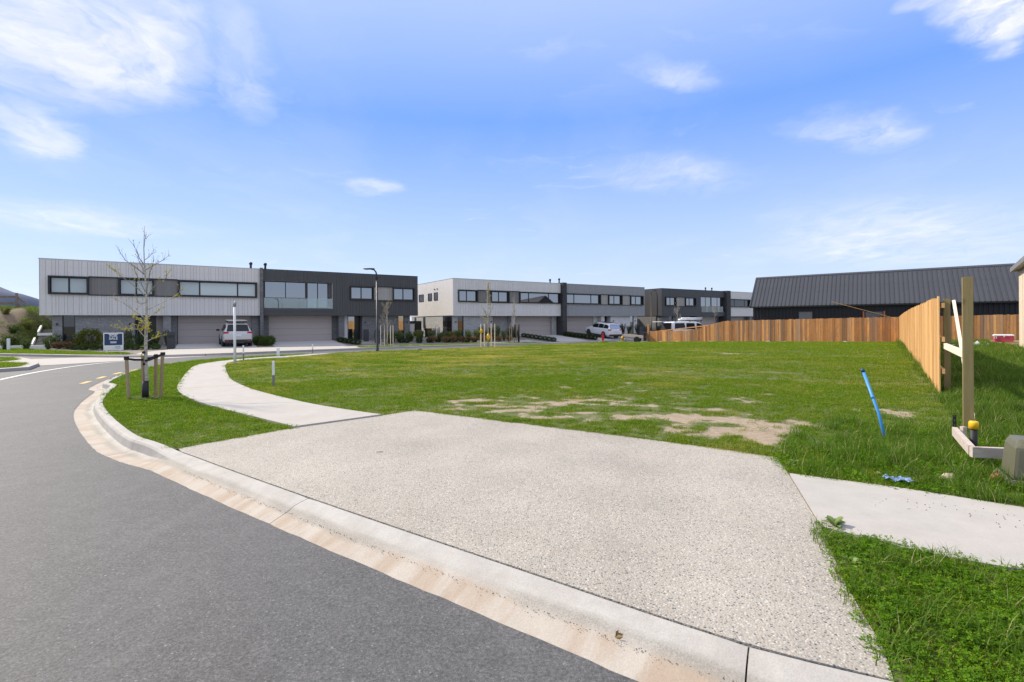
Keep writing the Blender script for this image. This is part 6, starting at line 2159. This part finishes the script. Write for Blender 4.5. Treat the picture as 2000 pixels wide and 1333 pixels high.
def main_tree():
    X0, Y0 = -7.03, 9.35
    zb = zlawn(X0, Y0)
    root = empty('young_tree', (X0, Y0, zb), label='slender bare young tree with a few yellow leaves tied to stakes', cat='tree')
    rnd = random.Random(21)
    sc = 9.35 / 950 / 3.506                # metres per unit of the branch sketch

    def P(a, c, dy=0.0):
        return Vector(((a - 308) * sc, dy, (1248 - c) * sc))
    trunk = [P(311, 1255), P(306, 1100), P(302, 1000), P(303, 900), P(308, 750), P(311, 620), P(310, 520), P(303, 420), P(298, 330), P(295, 220), P(298, 130), P(301, 66)]
    tr_ = [.036, .032, .030, .028, .024, .021, .018, .0125, .010, .0075, .005, .003]
    MB().tube(trunk, tr_, 10).build('trunk', M['bark'], root)
    mains = [[(305, 835), (275, 775), (240, 770), (205, 762)], [(310, 812), (345, 790), (385, 765), (432, 728)], [(306, 860), (335, 838), (362, 820)], [(309, 705), (262, 655), (205, 595), (152, 556)],
             [(311, 700), (340, 665), (362, 640)], [(312, 642), (365, 612), (440, 570), (516, 505)], [(311, 562), (262, 500), (200, 450), (130, 395), (80, 358)], [(312, 556), (352, 500), (400, 462), (452, 430), (470, 392)],
             [(308, 525), (275, 460), (248, 400), (236, 345)], [(311, 535), (345, 470), (395, 390), (440, 350), (476, 296)], [(303, 412), (262, 355), (215, 290), (172, 248)], [(299, 340), (272, 290), (250, 235), (222, 182)],
             [(301, 372), (330, 330), (362, 290), (380, 250)], [(296, 215), (322, 175), (348, 124)], [(300, 402), (268, 350), (235, 315), (208, 222)], [(308, 740), (285, 715), (268, 690)], [(307, 790), (330, 760), (345, 700)],
             [(303, 300), (318, 270), (325, 225)], [(309, 590), (280, 600), (250, 590)]]
    tips = []
    br = []
    for k, pl in enumerate(mains):
        mb = MB()
        dy = rnd.uniform(-.45, .45)
        n = len(pl)
        pts = [P(a, c, dy * i / (n - 1)) for i, (a, c) in enumerate(pl)]
        z0 = pts[0].z
        r0 = .0095 if z0 < 2.6 else .0058
        fine = []
        for i in range(n - 1):
            for t in (0, .5):
                fine.append(pts[i].lerp(pts[i + 1], t) + rvec(rnd) * .012 * (i > 0))
        fine.append(pts[-1])
        m_ = len(fine)
        mb.tube(fine, [r0 * (1 - .72 * i / (m_ - 1)) for i in range(m_)], 6)
        L = sum((fine[i + 1] - fine[i]).length for i in range(m_ - 1))
        for i in range(2, m_):
            d = (fine[i] - fine[i - 1]).normalized()
            tips.append((fine[i], d, k))
            for _ in range(2):
                s_ = rvec(rnd)
                s_ = (s_ - d * s_.dot(d)).normalized()
                tl = []
                limb(mb, fine[i - 1].lerp(fine[i], rnd.random()), d * .6 + s_ * .6 + Vector((0, 0, .35)), rnd.uniform(.06, .17), .0032, 0, rnd, tl, .3, .5, 0, 3)
                tips += [(q_, e_, k) for q_, e_ in tl]
        mb.build('branch', M['bark'] if z0 < 1.8 else M['bark_dark'], root)
    # side shoot at the foot
    mb = MB()
    tl = []
    limb(mb, P(296, 1110), (-.25, .05, 1), .42, .006, 1, rnd, tl, .4, .4, 2, 4)
    mb.build('branch', M['bark_dark'], root)
    tips += [(a, c, 0) for a, c in tl]
    items = []
    for p, d, k in tips:
        low = p.z < 1.75
        pr = .62 if low else (.24 if p.z < 2.6 else .05)
        if k in (0, 1, 2):
            pr = .85
        if k in (6, 5) and abs(p.x) > .45:
            pr = .6
        for _ in range(4 if pr > .5 else 2):
            if rnd.random() < pr:
                items.append((p + rvec(rnd) * .012, d * .4 + rvec(rnd), rnd.uniform(.022, .046)))
    obj_of('foliage', leaf_mesh('foliage', items, M['leaf_yellow'], rnd, .6), root)
    buds = [(p, d + rvec(rnd) * .5, rnd.uniform(.010, .022)) for p, d, k in tips if rnd.random() < .8]
    obj_of('buds', leaf_mesh('buds', buds, M['leaf_olive'], rnd, .6), root)
    # black sleeve and ties
    MB().tube([(.0, -.035, -.03), (.0, -.035, .34)], .055, 14).build('trunk_guard', M['rubber'], root)
    for z in (.86, .64):
        MB().tube([(-.035, 0, z), (-.035, 0, z + .05)], .043, 10).build('tie', M['strap'], root)
    sk = [(-.215, -.16, -.045), (-.055, -.02, .0), (.115, .07, .015), (.185, .10, .055)]
    stakes(X0, Y0, sk, .80, ['leftmost leaning timber stake of the near young tree', 'timber stake hidden behind the near young trunk', 'timber stake just right of the near young trunk', 'rightmost greenish timber stake of the near young tree'], 'stakes of the near young tree', .042)
    sr = empty('tie_strap', (X0, Y0, zb), label='black webbing strap tying the near young tree to its stakes', cat='strap')
    for a, c in (((-.255, -.17, .775), (-.03, -.04, .745)), ((-.02, .03, .76), (.14, .05, .80)), ((.0, -.045, .72), (.14, .04, .785)), ((.13, .06, .80), (.25, .11, .85))):
        mid = (Vector(a) + Vector(c)) / 2 - Vector((0, 0, .008))
        for s0, s1 in ((Vector(a), mid), (mid, Vector(c))):
            MB().beam(s0, s1, .006, .042).build('band', M['strap'], sr)
    for x_, y_, z_ in ((-.258, -.162, .785), (.130, .070, .80), (.242, .10, .845)):
        MB().box(x_ - .028, x_ + .028, y_ - .028, y_ + .028, z_ - .03, z_ + .035).build('wrap', M['strap'], sr)
    mul = MB()
    for i in range(150):
        a, r_ = rnd.uniform(0, 2 * PI), .27 * math.sqrt(rnd.random())
        mul.box(X0 + r_ * math.cos(a) - .012, X0 + r_ * math.cos(a) + .012, Y0 - .02 + r_ * math.sin(a) * .8 - .01, Y0 - .02 + r_ * math.sin(a) * .8 + .01, zb - .01, zb + rnd.uniform(.012, .028))
    mul.build('bark_chips', M['mulch'], None, kind='stuff', label='bark chips at the foot of the near young tree', cat='mulch')


main_tree()


def small_tree(x, y, z, H, label, leafm, nleaf, spread, seed, group='young street trees along the far road', trunk_h=.35, sp=.5):
    r = random.Random(seed)
    root = empty('street_tree', (x, y, z), label=label, cat='tree', group=group)
    th = H * trunk_h
    top = Vector((r.uniform(-.05, .05), 0, H))
    MB().tube([(0, 0, -.1), (0.01, 0, th), top * .72 + Vector((.02, 0, 0)), top], [.045, .035, .018, .005], 8).build('trunk', M['bark'], root)
    mb, tips = MB(), []
    for k in range(22):
        f = r.uniform(trunk_h, .92)
        a = r.uniform(0, 2 * PI)
        L = spread * H * (1.05 - .75 * (f - trunk_h) / (1 - trunk_h)) * r.uniform(.7, 1.1)
        limb(mb, (0, 0, H * f), (math.cos(a) * sp, math.sin(a) * sp, .75), L, .017, 2, r, tips, .35, .5, 3, 4)
    mb.build('crown', M['bark'] if nleaf < 50 else M['bark_dark'], root)
    it = [(r.choice(tips)[0], rvec(r), r.uniform(.05, .09)) for _ in range(nleaf)]
    obj_of('foliage', leaf_mesh('foliage', it, M[leafm], r, .6), root)


small_tree(-8.55, 33.3, LOT(-8.55, 33.3), 3.05, 'small vase shaped tree beside the black street lamp', 'leaf_yellow', 90, .30, 3, trunk_h=.30, sp=.55)
small_tree(-1.47, 29.6, zlawn(-1.47, 29.6), 4.0, 'staked slender tree with yellowing top at the lawn edge', 'leaf_yellow', 170, .20, 4, trunk_h=.22, sp=.55)
small_tree(0.2, 44.4, LOT(0.2, 44.4), 4.3, 'bare slender tree in black guards before the pale house pillar', 'leaf_olive', 30, .20, 5, trunk_h=.25, sp=.5)
p = UN(52.2, 3.6)
small_tree(p[0], p[1], LOT(*p), 4.7, 'bare pale twiggy tree behind the van', 'leaf_olive', 20, .26, 6, trunk_h=.15, sp=.55)
p = UN(58.5, 4.6)
small_tree(p[0], p[1], LOT(*p), 4.0, 'thin bare tree top above the van', 'leaf_olive', 10, .2, 7, trunk_h=.3, sp=.4)
for (x, y, tag_, zf) in ((-8.55, 33.3, 'the vase shaped tree', LOT), (-1.47, 29.6, 'the yellow topped tree', zlawn), (.2, 44.4, 'the bare guarded tree', LOT)):
    for k, (dx, dy) in enumerate(((-.42, -.1), (-.22, .12), (.2, .1), (.42, -.08))):
        MB().box(-.025, .025, -.025, .025, -.2, 1.45 if y < 40 else 1.7).build('tree_stake', M['pine'] if y < 35 else M['stake'], None, .004, (x + dx, y + dy, zf(x, y)), (0, 0, .3), label=('leftmost', 'second', 'third', 'rightmost')[k] + ' slim timber stake supporting ' + tag_, cat='stake', group='stakes of ' + tag_)
# yellow dog waste bags hanging on the staked tree
for k, (dx, dz) in enumerate(((-.40, 1.0), (.02, .62))):
    rock('yellow_bag', (-1.47 + dx, 29.5, zlawn(-1.47, 29.5) + dz), .12, M['yellow'], ('upper', 'lower')[k] + ' yellow plastic bag tied at the staked tree', flat=1.2 + k * .5, cat='bag')
for dx in (-.1, .28):
    MB().tube([(0, 0, .55 if dx < 0 else .1), (0, 0, 1.72)], .085, 10).build('tree_guard', M['rubber'], None, 0, (.2 + dx + .12, 44.25, LOT(.2, 44.2)), label=('left' if dx < 0 else 'right') + ' black tree guard sleeve before the pale house pillar', cat='guard')

# ------------------------------------------------------------------ small things on the ground
rk = random.Random(4)


def rosette(loc, n, L, label, seed):
    r = random.Random(seed)
    root = empty('broadleaf_weed', loc, label=label, cat='weed', group='broadleaf weeds at the driveway edge')
    for k in range(n):
        a = 2 * PI * k / n * 1.0 + r.uniform(-.3, .3)
        el = r.uniform(.35, 1.15)
        l = L * r.uniform(.7, 1.1)
        d = Vector((math.cos(a) * math.cos(el), math.sin(a) * math.cos(el), math.sin(el)))
        s_ = Vector((-math.sin(a), math.cos(a), 0))
        V, Fc = [], []
        for i in range(6):
            f = i / 5
            c = d * l * f - Vector((0, 0, l * .35 * f * f))
            w = l * .19 * math.sin(PI * min(1, f * .9 + .1)) + .002
            V += [c + s_ * w + Vector((0, 0, w * .35)), c, c - s_ * w + Vector((0, 0, w * .35))]
        for i in range(5):
            for j in range(2):
                Fc.append((i * 3 + j, i * 3 + j + 1, i * 3 + j + 4, i * 3 + j + 3))
        me = bpy.data.meshes.new('leaf')
        me.from_pydata([tuple(v) for v in V], [], Fc)
        me.materials.append(M['weed'])
        at = me.attributes.new('rnd', 'FLOAT', 'POINT')
        at.data.foreach_set('value', np.full(len(V), r.random(), np.float32))
        obj_of('leaf', me, root)


rosette((2.17, 3.29, .10), 15, .125, 'large pale broadleaf weed at the footpath corner of the driveway', 3)
rosette((2.72, 4.72, .10), 10, .09, 'small broadleaf weed at the far corner of the driveway', 5)
rosette((1.93, 2.78, .10), 7, .10, 'broadleaf weed in the clover beside the driveway edge', 8)
grit = MB()
for i in range(900):
    s_ = KS[near_i(KB, (-3.2, 5.0))] - rk.random() ** 1.0 * 5.2
    p, nn = kerb_at(s_)
    d = .185 + rk.gauss(0, .022)
    r = rk.uniform(.0012, .0038)
    z = G(p.x, p.y) + .047
    c = Vector((p.x + nn.x * d, p.y + nn.y * d, z))
    grit.add([c + Vector(v) * r for v in ((1, 0, 0), (-1, 0, 0), (0, 1, 0), (0, -1, 0), (0, 0, 1), (0, 0, -1))], [(0, 2, 4), (2, 1, 4), (1, 3, 4), (3, 0, 4), (2, 0, 5), (1, 2, 5), (3, 1, 5), (0, 3, 5)])
grit.build('gutter_grit', M['stone_dark'], None, kind='stuff', label='fine dark grit lying along the channel of the kerb', cat='grit')
lf = leaf_mesh('leaf', [((0, 0, .004), (1, .3, .12), .045), ((.005, .004, .004), (.7, .8, .5), .035), ((.0, -.006, .004), (.9, -.3, .3), .04)], M['leaf_brown'], rk, .5)
obj_of('fallen_leaf', lf, None, (.46, 2.23, .052), label='curled brown leaf lying in the kerb channel', cat='leaf')
tw = MB().tube([(0, 0, .006), (.03, .008, .009), (.07, .0, .006)], .003, 5).build('twig', M['bark_dark'], None, 0, (-1.47, 5.25, .104), (0, 0, .5), label='short dark twig on the pale driveway', cat='twig')
rock('pebble', (-5.0, 26.3, zlawn(-5.0, 26.3) + .05), .13, M['stone_dark'], 'dark clod lying on the far lawn', flat=.5)
spk = MB()
for i in range(80):
    t = rk.random()
    x, y = 3.0 + t * .9 + rk.gauss(0, .18), 3.72 - t * .62 + rk.gauss(0, .10)
    if not inside(RT + RL[::-1], np.array([x]), np.array([y]))[0]:
        continue
    r = rk.uniform(.002, .006)
    spk.add([(x + a * r, y + c * r, .119 + e * r) for a, c, e in ((1, 0, 0), (-1, 0, 0), (0, 1, 0), (0, -1, 0), (0, 0, 1), (0, 0, -.2))], [(0, 2, 4), (2, 1, 4), (1, 3, 4), (3, 0, 4)])
spk.build('soil_crumbs', M['stone_dark'], None, kind='stuff', label='dark soil crumbs scattered on the right footpath', cat='crumbs')
for k in range(9):
    t = .05 + .095 * k + rk.uniform(-.03, .03)
    p = Vector(LEFT).lerp(Vector(CX_), t) + Vector((-fd.y, fd.x)) * 0 + Vector((-.2, -.25))
    rock('fence_stone', (p.x, p.y, zlawn(p.x, p.y) + .03), rk.uniform(.08, .2), M['cap'], ORD[k] + ' pale stone from the left at the foot of the back fence', 'pale stones along the back fence', flat=.4)
